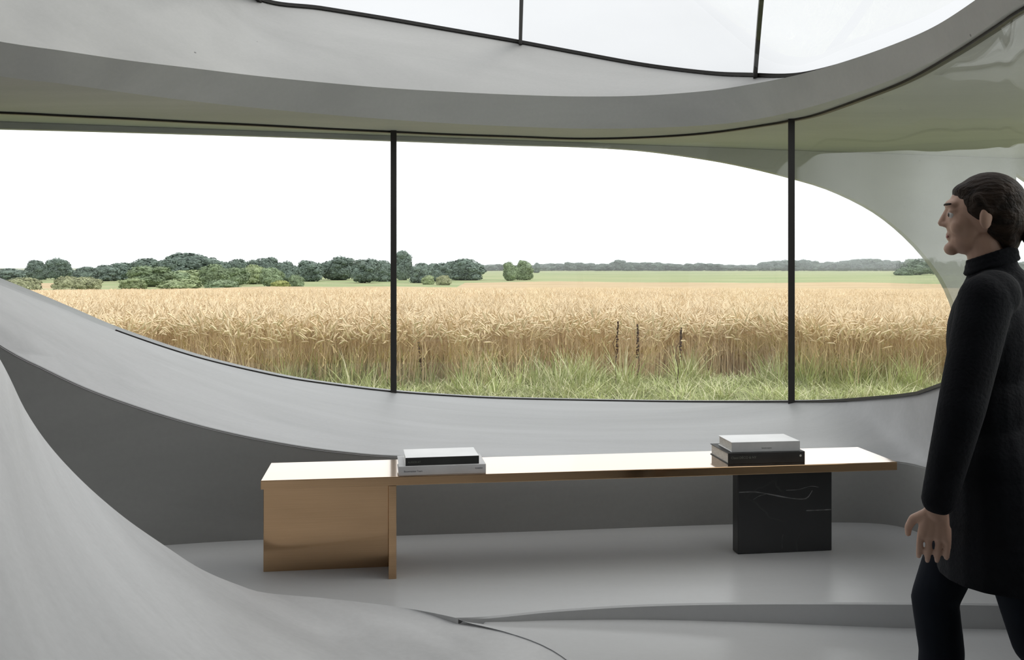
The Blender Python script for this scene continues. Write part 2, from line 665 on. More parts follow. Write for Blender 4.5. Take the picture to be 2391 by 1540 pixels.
v, f = loft([wb, Fr * 0.5 + wb * 0.5, Fr])
wall_back = struct(obj_from('wall_back', v, f, M_CONC, smooth=40), 'concrete parapet wall under the window ledge, shade put into its tone')

# ---------------------------------------------------------------- facade wall with two openings (outside the glass)
open_px = [(-700, 283), (0, 300), (300, 308), (600, 317), (919, 328), (1200, 338), (1350, 342), (1500, 351), (1650, 371), (1750, 390), (1855, 416), (1950, 446), (2050, 497), (2130, 563),
           (2190, 635), (2220, 690), (2240, 760)]


def on_facade(px, py):
    s = (px - HX) / FPX
    d = 7.45 / (1 - 0.27 * s)
    return np.array([s * d, d, EYE + (HY - py) / FPX * d])


op = [on_facade(x, y) for x, y in open_px]
op += [on_facade(2232, 860), on_facade(2180, 960), on_facade(2080, 1020)]
op = crom(op, 90)
op = np.vstack([op, [[2.9, facade_y(2.9), -0.4], [-8.5, facade_y(-8.5), -0.4]]])
op[:, 2] = np.minimum(op[:, 2], Z_SOFF - 0.012)
cosA = 1 / math.sqrt(1 + 0.27 ** 2)


def uv(p):
    return (p[0] / cosA, p[2])


op2 = np.array([on_facade(x, y) for x, y in ((2373, 404), (2420, 436), (2475, 500), (2520, 600), (2540, 720), (2520, 860), (2440, 930), (2373, 940))])
cu = bpy.data.curves.new('facade', 'CURVE')
cu.dimensions = '2D'
cu.fill_mode = 'BOTH'
cu.extrude = 0.03
outer_rect = [(-9 / cosA, -0.9), (6.1 / cosA, -0.9), (6.1 / cosA, Z_SOFF - 0.002), (-9 / cosA, Z_SOFF - 0.002)]
for poly in (outer_rect, [uv(p) for p in op], [uv(p) for p in op2]):
    sp = cu.splines.new('POLY')
    sp.points.add(len(poly) - 1)
    for q, p in zip(sp.points, poly):
        q.co = (p[0], p[1], 0, 1)
    sp.use_cyclic_u = True
tmp = bpy.data.objects.new('tmp_curve', cu)
C.objects.link(tmp)
bpy.context.view_layer.update()
me = bpy.data.meshes.new_from_object(tmp.evaluated_get(bpy.context.evaluated_depsgraph_get()))
bpy.data.objects.remove(tmp)
ang = math.atan(0.27)
M = Matrix.Translation((0, 7.45, 0)) @ Matrix.Rotation(ang, 4, 'Z') @ Matrix.Rotation(math.radians(90), 4, 'X') @ Matrix.Translation((0, 0, -0.03))
me.transform(M)
me.materials.clear()
me.materials.append(M_CEIL)
me.name = 'wall_front'
fac = bpy.data.objects.new('wall_front', me)
C.objects.link(fac)
struct(fac, 'outer concrete wall with a long arched opening towards the field')

# ---------------------------------------------------------------- floors
# ---------------------------------------------------------------- left bank: the concrete floor sweeping up into a wall
E = []
for (x, y, d) in ((-1150, -330, 2.48), (-760, 0, 2.58), (-420, 300, 2.75), (-150, 590, 2.95), (0, 838, 3.15), (60, 958, 3.25), (120, 1045, 3.34), (200, 1130, 3.45), (290, 1207, 3.55), (380, 1270, 3.63), (470, 1328, 3.71)):
    E.append(at(x, y, d))
E.append(at(560, 1366, 3.78))
E.append(at(620, 1383, 3.80))
E.append(at(760, 1396, 3.77))
for (x, y) in ((900, 1412), (1000, 1428), (1070, 1443)):
    E.append(at_h(x, y, -(EYE - PLAT - 0.003)))
Ec = crom(np.array(E), 120)
def low_floor_z(x):
    s = np.clip((x + 0.205) / 1.75, 0, 1)
    return PLAT * (1 - s ** 0.62)


B = np.array([(-0.75, -3.2), (-0.42, -2.2), (-0.2, -1.2), (0.0, -0.2), (0.14, 0.6), (0.22, 1.1), (0.27, 1.5), (0.30, 1.9), (0.32, 2.25), (0.32, 2.55), (0.31, 2.8), (0.29, 3.0), (0.26, 3.14), (0.21, 3.28), (0.12, 3.41), (-0.02, 3.51), (-0.20, 3.568)])
Bc = crom(np.c_[B, low_floor_z(B[:, 0]) - 0.003], 120)
# platform: raised floor; its front edge is the step
step_front = crom(np.array([(-3.4, 3.9), (-2.4, 3.86), (-1.6, 3.80), (-1.0, 3.74), (-0.55, 3.66), (-0.205, 3.572), (0.17, 3.655), (0.52, 3.712), (0.95, 3.735), (1.55, 3.733), (1.95, 3.72), (2.5, 3.68)]), 90)
for i_ in range(90):
    if step_front[i_, 0] < -0.21:
        o_ = np.argsort(Ec[:, 0])
        step_front[i_, 1] = np.interp(step_front[i_, 0], Ec[o_, 0], Ec[o_, 1]) 
plat_back = np.c_[np.linspace(-3.4, 2.6, 90), np.linspace(5.0, 5.2, 90)]
rows = []
for k in np.linspace(0, 1, 5):
    r = step_front * (1 - k) + plat_back * k
    rows.append(np.c_[r, np.full(90, PLAT)])
base = np.c_[step_front[:, 0], step_front[:, 1] + 0.004, np.full(90, -0.08)]
rows[0][:, 2] -= np.where(step_front[:, 0] < -0.21, 0.004, 0)
edge = rows[0] + np.array([0, 0.001, -0.006])
rows[0] = rows[0] + np.array([0, 0.008, 0])
lf_ = step_front[:, 0] < -0.21          # along the bank the platform just slips under the bank's edge
rows[0][lf_, 1] -= 0.004
rows[0][lf_, 2] = PLAT
edge[lf_, 1] += 0.003
base[lf_, 1] += 0.002
v, f = loft([base, edge] + rows)
plat = struct(obj_from('floor_platform', v, f, M_FLOOR, smooth=40), 'raised polished concrete floor under the bench, with a low step')


ys = np.r_[np.linspace(-5, -3.25, 3), np.linspace(-3.19, 2.9, 34), np.linspace(2.95, 3.57, 63), np.linspace(3.62, 3.75, 3), np.linspace(4.2, 5.0, 3)]
uu = np.linspace(0, 1, 90) ** 1.6
rows = []
for y in ys:
    bx = -9.0 if y < -3.2 else float(np.interp(y, Bc[:, 1], Bc[:, 0])) - 0.012
    xr = bx + (8 - bx) * uu
    z = low_floor_z(xr)
    if y > 3.75:
        z = np.minimum(z, PLAT - 0.012) - 0.02
    elif y > 3.568:
        z = z - np.where(xr < -0.12, 0.03, 0)
    rows.append(np.c_[xr, np.full(len(xr), y), z])
v, f = loft(rows)
floor = struct(obj_from('floor', v, f, M_FLOOR, smooth=60), 'polished grey concrete lower floor')

rows = []
back = Ec.copy()
back[:, :2] += np.c_[np.full(120, -0.25), np.full(120, 0.10)] * np.clip(np.linspace(1.3, 0, 120), 0, 1)[:, None]
back[:, 2] = PLAT - 0.05
rows.append(back)
thick = Ec.copy()
thick[:, 0] -= 0.03 * np.linspace(1, 0, 120)
thick[:, 2] -= 0.01
rows.append(thick)
for k in np.linspace(0, 1, 25):
    ctrl = Bc * 0.55 + Ec * 0.45
    ctrl[:, 2] = Bc[:, 2] + (Ec[:, 2] - Bc[:, 2]) * 0.13
    rows.append(Ec * (1 - k) ** 2 + ctrl * 2 * k * (1 - k) + Bc * k ** 2)
v, f = loft(rows)
bank = struct(obj_from('wall_left', v, f, M_BANK, smooth=35), 'pale concrete bank sweeping up from the floor at left')

# floor of the hidden recess behind the bank
pl = [(-8.7, -3.3)] + [(float(Ec[0, 0] - 0.1 + t * (Bc[0, 0] - Ec[0, 0])), float(Ec[0, 1] + t * (Bc[0, 1] - Ec[0, 1]))) for t in (1, 0.66, 0.33, 0)]
pl += [(float(q[0] - 0.12), float(q[1] + 0.08)) for q in Ec[6:70:8]] + [(-1.5, 4.4), (-1.6, 5.0), (-8.7, 5.0)]
struct(obj_from('floor_recess', [(x, y, PLAT - 0.006) for x, y in pl], [tuple(range(len(pl)))], M_FLOOR), 'concrete floor of the recess behind the bank')

# ---------------------------------------------------------------- walls that close the room behind the camera
bm = bmesh.new()
add_box(bm, (-8.9, -4.9, -0.1), (7.9, -4.7, Z_SOFF + 0.01))
struct(bm_obj('wall_rear', bm, M_CONC))
bm = bmesh.new()
add_box(bm, (-8.9, -4.7, -0.1), (-8.7, 5.2, Z_SOFF + 0.01))
struct(bm_obj('wall_side', bm, M_CONC))
rw = np.array([[1.62, 1.4], [1.5, 0.4], [1.5, -1.5], [1.7, -4.7]])
rwc = crom(rw, 30)
v, f = loft([np.c_[rwc, np.full(30, -0.1)], np.c_[rwc, np.full(30, Z_SOFF + 0.01)], np.c_[rwc + [0.2, 0], np.full(30, Z_SOFF + 0.01)], np.c_[rwc + [0.2, 0], np.full(30, -0.1)]], closed_v=True)
struct(obj_from('wall_right', v, f, M_CONC, smooth=40))

# ---------------------------------------------------------------- window: panes, mullions, track, sill frame
win = bpy.data.objects.new('window_1', None)
C.objects.link(win)
struct(win, 'long curved glass wall with two dark vertical mullions')
trk = TRACK.copy()
trk[:, 2] = Z_SOFF - 0.004
sweep(trk, 0.032, 0.02, 'top_track', M_FRAME, win)
Sfull = SILL.copy()
sf = Sfull[px_track > 250]
sf = sf + np.array([0, 0, 0.006])
sweep(sf - np.array([0, 0, 0.004]), 0.03, 0.016, 'sill_frame', M_FRAME, win)


def mullion(px):
    k = np.argmin(np.abs(px_track - px) + (TRACK[:, 1] < 3) * 1e5)
    # refine
    for a, b in ((k - 1, k), (k, k + 1)):
        if (px_track[a] - px) * (px_track[b] - px) <= 0:
            t = (px - px_track[a]) / (px_track[b] - px_track[a])
            P0 = TRACK[a] * (1 - t) + TRACK[b] * t
            S0 = SILL[a] * (1 - t) + SILL[b] * t
    bm_ = bmesh.new()
    ang_ = math.atan2(P0[0], P0[1])
    add_box(bm_, (-0.022, -0.045, S0[2] - P0[2] - 0.01), (0.022, 0.045, 0.0), bev=0.002, seg=1)
    o = bm_obj('mullion', bm_, M_FRAME, win)
    o.location = P0
    o.rotation_euler = (0, 0, -ang_)
    return P0


mu = [mullion(919), mullion(1848)]
# panes between mullions (each a thin solid sheet)
cuts = [0] + [int(np.argmin(np.abs(px_track - p) + (TRACK[:, 1] < 3) * 1e5)) for p in (919, 1848)] + [len(TRACK) - 1]
for a, b in zip(cuts[:-1], cuts[1:]):
    seg_t = TRACK[a:b + 1]
    seg_s = SILL[a:b + 1]
    t = np.gradient(seg_t[:, :2], axis=0)
    t /= np.linalg.norm(t, axis=1)[:, None]
    nrm = np.c_[-t[:, 1], t[:, 0], np.zeros(len(t))] * 0.006
    lo_, hi_ = seg_s + np.array([0, 0, 0.004]), seg_t - np.array([0, 0, 0.003])
    v, f = loft([lo_ - nrm, hi_ - nrm, hi_ + nrm, lo_ + nrm], closed_v=True)
    obj_from('pane', v, f, M_GLASS, win, smooth=40)

# ---------------------------------------------------------------- skylight: frame, beams and panes
sky_o = bpy.data.objects.new('window_2', None)
C.objects.link(sky_o)
struct(sky_o, 'oval skylight with thin dark glazing bars')
FR = FRAME + np.array([0, 0, 0.012])
k_a = int(round(4 / len(allc) * NR)) - 26
k_b = int(round(13 / len(allc) * NR))
rim = np.roll(FR, 30, axis=0)
sweep(FR, 0.035, 0.024, 'rim_frame', M_FRAME, sky_o, closed=True)


def fr_at(px_, wantfar=True):
    pxs = HX + FPX * FRAME[:, 0] / np.maximum(FRAME[:, 1], 0.3)
    cand = np.where((FRAME[:, 1] > 4.5))[0]
    return cand[np.argmin(np.abs(pxs[cand] - px_))]


beams = []
for px_, end in ((612, (-2.1, 2.95, EYE + 1.62)), (1216, (0.066, 2.12, EYE + 1.45)), (1763, (0.72, 2.10, EYE + 1.28))):
    i = fr_at(px_)
    A = FR[i]
    if px_ == 1763:
        A = at(1763, 176, FRAME[i, 1])
    Bp = np.array(end)
    n = 20
    t = np.linspace(0, 1, n)[:, None]
    path = A * (1 - t) + Bp * t
    path[:, 2] += (0.45 if px_ == 1763 else 0.30) * np.sin(np.pi * t[:, 0])
    beams.append(path)
    sweep(path, 0.026, 0.06, 'glazing_bar', M_FRAME, sky_o)
# glass over the opening: rows across from the far rim to the near rim
cg = np.array([-0.4, 4.3, float(FR[:, 2].mean())])
rows = []
for k in np.linspace(0, 1, 6):
    r = FR * (1 - k) + cg * k
    r[:, 2] += 0.40 * math.sin(math.pi / 2 * k)
    rows.append(r)
v, f = loft(rows, closed_u=True)
gl = obj_from('pane', v, f, M_SKYGLASS, sky_o, smooth=60)

# ================================================================ FURNITURE
BA = math.atan2(0.1335, 0.991)
bench = thing('bench', 'long low brass bench with one brass panel leg and one black marble leg', 'bench', (-1.053, 3.945, PLAT), BA)
BL, BD, BH, BT = 2.847, 0.362, 0.437, 0.038
bm = bmesh.new()
add_box(bm, (0, 0, BH - BT), (BL, BD, BH), bev=0.0025, seg=2)
bm_obj('bench_top', bm, M_BRASS, bench)
bm = bmesh.new()
add_box(bm, (-0.010, 0.172, 0.0), (0.532, 0.204, BH - BT), bev=0.002, seg=2)
bm_obj('panel_leg', bm, M_BRASS, bench)
bm = bmesh.new()
add_box(bm, (0.532, 0.002, 0.0), (0.565, BD - 0.002, BH - BT), bev=0.002, seg=2)
bm_obj('fin_leg', bm, M_BRASS, bench)
bm = bmesh.new()
add_box(bm, (2.137, 0.135, 0.0), (2.597, 0.205, BH - BT), bev=0.004, seg=2)
ml = bm_obj('marble_leg', bm, M_MARBLE, bench)
ml['label'] = 'black marble leg with pale veins'
# the two clear pale veins of the slab's front, as thin inlaid strips
M_VEIN = noise_mat('marble_vein', (0.10, 0.10, 0.10), (0.26, 0.26, 0.26), 18, 0.4)


def vein(pts, w):
    p = crom(np.array(pts), 24)
    ww = w * (0.45 + 0.55 * np.abs(np.sin(np.linspace(0.3, 9.0, 24))))
    top, bot = p.copy(), p.copy()
    top[:, 1] += ww / 2
    bot[:, 1] -= ww / 2
    fr_, bk_ = 0.1342, 0.137
    rows_ = [np.c_[bot[:, 0], np.full(24, fr_), bot[:, 1]], np.c_[top[:, 0], np.full(24, fr_), top[:, 1]],
             np.c_[top[:, 0], np.full(24, bk_), top[:, 1]], np.c_[bot[:, 0], np.full(24, bk_), bot[:, 1]]]
    v_, f_ = loft(rows_, closed_v=True)
    obj_from('vein', v_, f_, M_VEIN, ml)


vein([(2.141, 0.288), (2.22, 0.287), (2.30, 0.272), (2.38, 0.255), (2.44, 0.247), (2.475, 0.252), (2.50, 0.285)], 0.006)
vein([(2.47, 0.192), (2.53, 0.192), (2.593, 0.193)], 0.005)
vein([(2.352, 0.02), (2.350, 0.05), (2.356, 0.085)], 0.0025)
vein([(2.21, 0.252), (2.24, 0.268), (2.28, 0.278)], 0.002)
vein([(2.37, 0.29), (2.43, 0.292), (2.49, 0.305), (2.53, 0.30)], 0.0022)

M_PAPER = noise_mat('page_edges', (0.62, 0.60, 0.55), (0.80, 0.78, 0.74), 30, 0.85, stretch=(1, 1, 14))
M_WHITE = noise_mat('white_cover', (0.74, 0.74, 0.74), (0.80, 0.80, 0.80), 6, 0.35)
M_GREY = noise_mat('grey_cover', (0.40, 0.40, 0.40), (0.46, 0.46, 0.455), 9, 0.5)
M_PALE = noise_mat('pale_grey_cover', (0.50, 0.495, 0.50), (0.56, 0.555, 0.56), 9, 0.45)
M_BLACKC = noise_mat('black_cover', (0.012, 0.012, 0.012), (0.020, 0.020, 0.020), 9, 0.5)
M_DARKC = noise_mat('charcoal_cover', (0.020, 0.021, 0.020), (0.030, 0.031, 0.030), 9, 0.5)
M_INKL = plain('light_ink', (0.42, 0.43, 0.40), 0.6)
M_INKD = plain('dark_ink', (0.10, 0.10, 0.11), 0.6)
M_INKF = plain('faded_ink', (0.13, 0.14, 0.12), 0.6)


def text(s_, size, mat, parent, x, z, y, align='LEFT', sx=1.0):
    cu_ = bpy.data.curves.new('spine_text', 'FONT')
    cu_.body = s_
    cu_.size = size
    cu_.align_x = align
    cu_.align_y = 'CENTER'
    cu_.extrude = 0.0002
    cu_.resolution_u = 3
    t_ = bpy.data.objects.new('tmp_text', cu_)
    C.objects.link(t_)
    bpy.context.view_layer.update()
    me_ = bpy.data.meshes.new_from_object(t_.evaluated_get(bpy.context.evaluated_depsgraph_get()))
    bpy.data.objects.remove(t_)
    me_.transform(Matrix.Translation((x, y, z)) @ Matrix.Rotation(math.radians(90), 4, 'X') @ Matrix.Diagonal((sx, 1, 1, 1)))
    me_.materials.clear()
    me_.materials.append(mat)
    o_ = bpy.data.objects.new('spine_text', me_)
    C.objects.link(o_)
    o_.parent = parent
    return o_


def book(label, lx, ly, lz, w, d, t, cover, spine, rot=0.0, group=None):
    """Hardback lying flat, spine towards the front; local origin front-left-bottom."""
    loc = Matrix.Translation((-1.053, 3.945, PLAT)) @ Matrix.Rotation(BA, 4, 'Z') @ Vector((lx, ly, lz))
    b_ = thing('book', label, 'book', loc, BA + rot, group)
    bt = 0.0032
    bm_ = bmesh.new()
    add_box(bm_, (0, 0.003, 0), (w, d, bt), bev=0.0008, seg=1)
    add_box(bm_, (0, 0.003, t - bt), (w, d, t), bev=0.0008, seg=1)
    bm_obj('cover', bm_, cover, b_)
    bm_ = bmesh.new()
    add_box(bm_, (0, 0, 0), (w, 0.0045, t), bev=0.0014, seg=2)
    bm_obj('spine', bm_, spine, b_)
    bm_ = bmesh.new()
    add_box(bm_, (0.005, 0.0045, bt), (w - 0.005, d - 0.005, t - bt))
    bm_obj('page_block', bm_, M_PAPER, b_)
    return b_


b1 = book('pale grey book, the lower one of the left stack on the brass bench', 0.575, 0.012, BH, 0.376, 0.235, 0.040, M_PALE, M_PALE, 0.015)
text('Bouwmeister Tours', 0.0115, M_INKD, b1, 0.022, 0.018, -0.0003, sx=0.85)
text('noveellen', 0.011, M_INKD, b1, 0.362, 0.024, -0.0003, 'RIGHT', sx=0.8)
b2 = book('white covered book with charcoal spine, on top of the left stack', 0.604, 0.020, BH + 0.040, 0.318, 0.195, 0.0345, M_WHITE, M_DARKC, 0.03)
text('AUXION AT', 0.0125, M_INKF, b2, 0.010, 0.015, -0.0003, sx=0.8)
b3 = book('thick black spined book, the lower one of the right stack on the brass bench', 2.058, 0.052, BH, 0.366, 0.240, 0.050, M_BLACKC, M_BLACKC, -0.005)
text('Classi DÉCO & NY', 0.0150, M_INKF, b3, 0.014, 0.028, -0.0003, sx=1.0)
bm = bmesh.new()
bmesh.ops.create_cone(bm, cap_ends=True, segments=16, radius1=0.0052, radius2=0.0052, depth=0.0006,
                      matrix=Matrix.Translation((0.345, -0.0004, 0.031)) @ Matrix.Rotation(math.radians(90), 4, 'X'))
bm_obj('spine_emblem', bm, M_INKL, b3)
b4 = book('white topped grey spined book, on top of the right stack', 2.082, 0.068, BH + 0.050, 0.325, 0.185, 0.0455, M_WHITE, M_GREY, -0.012)
text('landscapes', 0.0095, M_INKF, b4, 0.165, 0.017, -0.0003, 'CENTER', sx=1.2)

# ================================================================ PERSON
M_SKIN = noise_mat('skin', (0.50, 0.31, 0.23), (0.56, 0.36, 0.27), 9, 0.5)
M_HAIR = noise_mat('dark_hair', (0.014, 0.009, 0.006), (0.036, 0.022, 0.014), 14, 0.6, stretch=(1, 6, 3), bump=0.5, bscale=30, spec=0.2)
M_COAT = noise_mat('black_cloth', (0.0060, 0.0068, 0.0090), (0.0085, 0.0095, 0.0125), 12, 0.9, bump=0.2, bscale=120, spec=0.2)
M_TROU = noise_mat('navy_cloth', (0.0055, 0.0075, 0.013), (0.008, 0.011, 0.018), 12, 0.9, spec=0.2)
M_SHOE = plain('black_leather', (0.010, 0.010, 0.010), 0.4)
M_EYE = plain('eye_white', (0.75, 0.72, 0.70), 0.2)
M_IRIS = plain('iris', (0.05, 0.03, 0.02), 0.2)
M_LIP = plain('lips', (0.42, 0.18, 0.15), 0.5)


class Blob:
    """Overlapping solids fused into one smooth skin by a voxel remesh."""
    def __init__(self):
        self.bm = bmesh.new()

    def ell(self, c, r, rot=None, seg=20):
        M_ = Matrix.Translation(c) @ (rot.to_matrix().to_4x4() if rot else Matrix.Identity(4)) @ Matrix.Diagonal((*r, 1))
        bmesh.ops.create_uvsphere(self.bm, u_segments=seg, v_segments=seg // 2 + 2, radius=1.0, matrix=M_)
        return self

    def cap(self, p, q, r1, r2, flat=1.0, side=None):
        p, q = Vector(p), Vector(q)
        self.ell(p, (r1, r1, r1), seg=16)
        self.ell(q, (r2, r2, r2), seg=16)
        d = q - p
        M_ = Matrix.Translation((p + q) / 2) @ d.to_track_quat('Z', 'Y').to_matrix().to_4x4()
        bmesh.ops.create_cone(self.bm, cap_ends=True, segments=18, radius1=r1, radius2=r2, depth=d.length, matrix=M_)
        return self

    def chain(self, pts, rad):
        for i in range(len(pts) - 1):
            self.cap(pts[i], pts[i + 1], rad[i], rad[i + 1])
        return self

    def build(self, name, mat, parent, voxel, smooth=4, fac=0.5, cut=None):
        me_ = bpy.data.meshes.new('tmp')
        self.bm.to_mesh(me_)
        self.bm.free()
        t_ = bpy.data.objects.new('tmp_blob', me_)
        C.objects.link(t_)
        r_ = t_.modifiers.new('r', 'REMESH')
        r_.mode = 'VOXEL'
        r_.voxel_size = voxel
        s_ = t_.modifiers.new('s', 'SMOOTH')
        s_.iterations = smooth
        s_.factor = fac
        bpy.context.view_layer.update()
        out_ = bpy.data.meshes.new_from_object(t_.evaluated_get(bpy.context.evaluated_depsgraph_get()))
        bpy.data.objects.remove(t_)
        if cut:
            bm_ = bmesh.new()
            bm_.from_mesh(out_)
            for co, no in cut:
                g = bmesh.ops.bisect_plane(bm_, geom=bm_.verts[:] + bm_.edges[:] + bm_.faces[:], plane_co=co, plane_no=no, clear_outer=True)
                es = [e for e in g['geom_cut'] if isinstance(e, bmesh.types.BMEdge)]
                bmesh.ops.holes_fill(bm_, edges=es)
            bm_.to_mesh(out_)
            bm_.free()
        out_.name = name
        out_.materials.clear()
        out_.materials.append(mat)
        out_.polygons.foreach_set('use_smooth', np.ones(len(out_.polygons), bool))
        o_ = bpy.data.objects.new(name, out_)
        C.objects.link(o_)
        o_.parent = parent
        return o_


FACE = math.radians(180 - 25)
PX_, PY_ = 1.268, 2.50
person = thing('person', 'person with dark bun and long black coat, walking left at the right edge', 'person',
               (PX_, PY_, float(low_floor_z(np.array([PX_]))[0])), FACE)
# joints: x forward, y to her left, z up
Lsh, Lel, Lwr = (0.015, 0.165, 1.340), (0.070, 0.225, 1.075), (0.125, 0.215, 0.830)
Rsh, Rel, Rwr = (0.0, -0.165, 1.345), (-0.10, -0.21, 1.09), (-0.10, -0.20, 0.85)
Rhip, Rkn, Ran = (0.0, -0.085, 0.88), (0.135, -0.085, 0.495), (0.135, -0.085, 0.085)
Lhip, Lkn, Lan = (-0.01, 0.085, 0.88), (-0.105, 0.085, 0.475), (-0.375, 0.085, 0.165)
body = Blob()
body.ell((0.0, 0, 1.22), (0.100, 0.140, 0.165)).ell((0.0, 0, 1.03), (0.085, 0.120, 0.14)).ell((-0.01, 0, 0.90), (0.105, 0.150, 0.12))
body.cap((0, -0.145, 1.352), (0, 0.145, 1.352), 0.048, 0.048)
body.cap((-0.012, 0, 1.36), (0.012, 0, 1.49), 0.055, 0.048)
# head: cranium, face, jaw, brow, nose, lips, chin, ears
body.ell((0.010, 0, 1.578), (0.092, 0.072, 0.082)).ell((0.055, 0, 1.545), (0.052, 0.058, 0.075)).ell((0.058, 0, 1.495), (0.042, 0.046, 0.040))
body.ell((0.092, 0, 1.471), (0.020, 0.024, 0.018)).ell((0.084, 0, 1.588), (0.026, 0.050, 0.018))
body.cap((0.103, 0, 1.572), (0.116, 0, 1.541), 0.008, 0.0105).ell((0.107, 0.009, 1.536), (0.011, 0.008, 0.007)).ell((0.107, -0.009, 1.536), (0.011, 0.008, 0.007))
body.ell((0.096, 0, 1.509), (0.011, 0.022, 0.007)).ell((0.094, 0, 1.499), (0.011, 0.020, 0.008))
body.ell((0.074, 0.034, 1.530), (0.022, 0.022, 0.026)).ell((0.074, -0.034, 1.530), (0.022, 0.022, 0.026))
body.ell((0.082, 0.031, 1.5705), (0.019, 0.018, 0.010)).ell((0.082, -0.031, 1.5705), (0.019, 0.018, 0.010))
for sg in (1, -1):
    body.ell((0.012, sg * 0.074, 1.548), (0.016, 0.009, 0.030), Matrix.Rotation(sg * 0.3, 3, 'Z').to_euler())
for sh, el, wr in ((Lsh, Lel, Lwr), (Rsh, Rel, Rwr)):
    body.chain([sh, el, wr], [0.048, 0.038, 0.026])
for hp, kn, an in ((Rhip, Rkn, Ran), (Lhip, Lkn, Lan)):
    mid = Vector(kn).lerp(Vector(an), 0.3) + Vector((-0.02, 0, 0))
    body.chain([hp, kn], [0.083, 0.052]).chain([kn, mid, an], [0.050, 0.052, 0.034])
body.cap(Ran, (0.255, -0.09, 0.035), 0.034, 0.030).cap((0.12, -0.085, 0.04), (0.255, -0.09, 0.03), 0.032, 0.028)
body.cap(Lan, (-0.285, 0.085, 0.045), 0.034, 0.030).cap((-0.40, 0.085, 0.135), (-0.285, 0.085, 0.04), 0.032, 0.028)


def hand(wr, el, side):
    """Palm, four unequal bent fingers and a thumb; palm faces the thigh (inwards)."""
    w_, e_ = Vector(wr), Vector(el)
    dn = (w_ - e_).normalized()
    dn = (dn + Vector((-0.10, 0, -0.55))).normalized()
    inn = Vector((0, -side, 0))
    inn = (inn - dn * inn.dot(dn)).normalized()
    fw = Vector((1, 0, 0))
    fw = (fw - dn * fw.dot(dn) - inn * fw.dot(inn)).normalized()
    body.cap(w_, w_ + dn * 0.02, 0.026, 0.025)
    for k_ in (-0.022, -0.008, 0.008, 0.022):
        body.cap(w_ + dn * 0.018 + fw * k_ * 0.7, w_ + dn * 0.083 + fw * k_ * 1.15, 0.0135, 0.0115)
    for k_, ln in ((0.029, 0.072), (0.010, 0.081), (-0.010, 0.075), (-0.029, 0.060)):
        a_ = w_ + dn * 0.085 + fw * k_ * 1.10
        b_ = a_ + (dn + inn * 0.18).normalized() * ln * 0.45
        c_ = b_ + (dn + inn * 0.55).normalized() * ln * 0.32
        d_ = c_ + (dn + inn).normalized() * ln * 0.25
        body.chain([w_ + dn * 0.06 + fw * k_, a_, b_, c_, d_], [0.009, 0.0084, 0.0080, 0.0074, 0.0066])
    t0 = w_ + dn * 0.030 + fw * 0.022
    t1 = t0 + (dn * 0.55 + fw * 0.75 + inn * 0.3).normalized() * 0.038
    t2 = t1 + (dn * 0.9 + fw * 0.35 + inn * 0.4).normalized() * 0.030
    t3 = t2 + (dn + inn * 0.4).normalized() * 0.022
    body.chain([t0, t1, t2, t3], [0.014, 0.0115, 0.0098, 0.0078])


hand(Lwr, Lel, 1)
hand(Rwr, Rel, -1)
body.build('body', M_SKIN, person, 0.0036, smooth=3)
for sg in (1, -1):
    bm = bmesh.new()
    bmesh.ops.create_uvsphere(bm, u_segments=14, v_segments=10, radius=0.0125, matrix=Matrix.Translation((0.0885, sg * 0.031, 1.561)))
    e_ = bm_obj('eye', bm, M_EYE, person, smooth=180)
    bm = bmesh.new()
    bmesh.ops.create_uvsphere(bm, u_segments=12, v_segments=8, radius=0.0078, matrix=Matrix.Translation((0.0945, sg * 0.0325, 1.561)))
    bm_obj('iris', bm, M_IRIS, e_, smooth=180)
    bm = bmesh.new()
    bmesh.ops.create_uvsphere(bm, u_segments=12, v_segments=8, radius=1, matrix=Matrix.Translation((0.102, sg * 0.031, 1.589)) @ Matrix.Rotation(sg * 0.45, 4, 'Z') @ Matrix.Diagonal((0.005, 0.020, 0.0035, 1)))
    bm_obj('eyebrow', bm, M_HAIR, person, smooth=180)
bm = bmesh.new()
bmesh.ops.create_uvsphere(bm, u_segments=14, v_segments=8, radius=1, matrix=Matrix.Translation((0.1010, 0, 1.5040)) @ Matrix.Diagonal((0.0055, 0.019, 0.0065, 1)))
bm_obj('lips', bm, M_LIP, person, smooth=180)
hair = Blob()
hair.ell((0.002, 0, 1.588), (0.092, 0.078, 0.086)).ell((-0.030, 0, 1.550), (0.060, 0.074, 0.075)).ell((-0.042, 0, 1.500), (0.032, 0.055, 0.045)).ell((0.012, 0.062, 1.575), (0.040, 0.018, 0.030)).ell((0.012, -0.062, 1.575), (0.040, 0.018, 0.030))
hair.ell((0.042, 0, 1.622), (0.050, 0.060, 0.030)).cap((0.03, 0.066, 1.60), (0.005, 0.070, 1.565), 0.016, 0.012).cap((0.03, -0.066, 1.60), (0.005, -0.070, 1.565), 0.016, 0.012)
hair.cap((-0.065, 0, 1.530), (-0.088, 0, 1.510), 0.022, 0.020)
hh = hair.build('hair', M_HAIR, person, 0.0045, smooth=5)
bun = Blob()
bun.ell((-0.106, 0, 1.503), (0.034, 0.038, 0.030)).cap((-0.108, -0.026, 1.520), (-0.108, 0.026, 1.486), 0.017, 0.017)
bun.build('bun', M_HAIR, hh, 0.004, smooth=5)

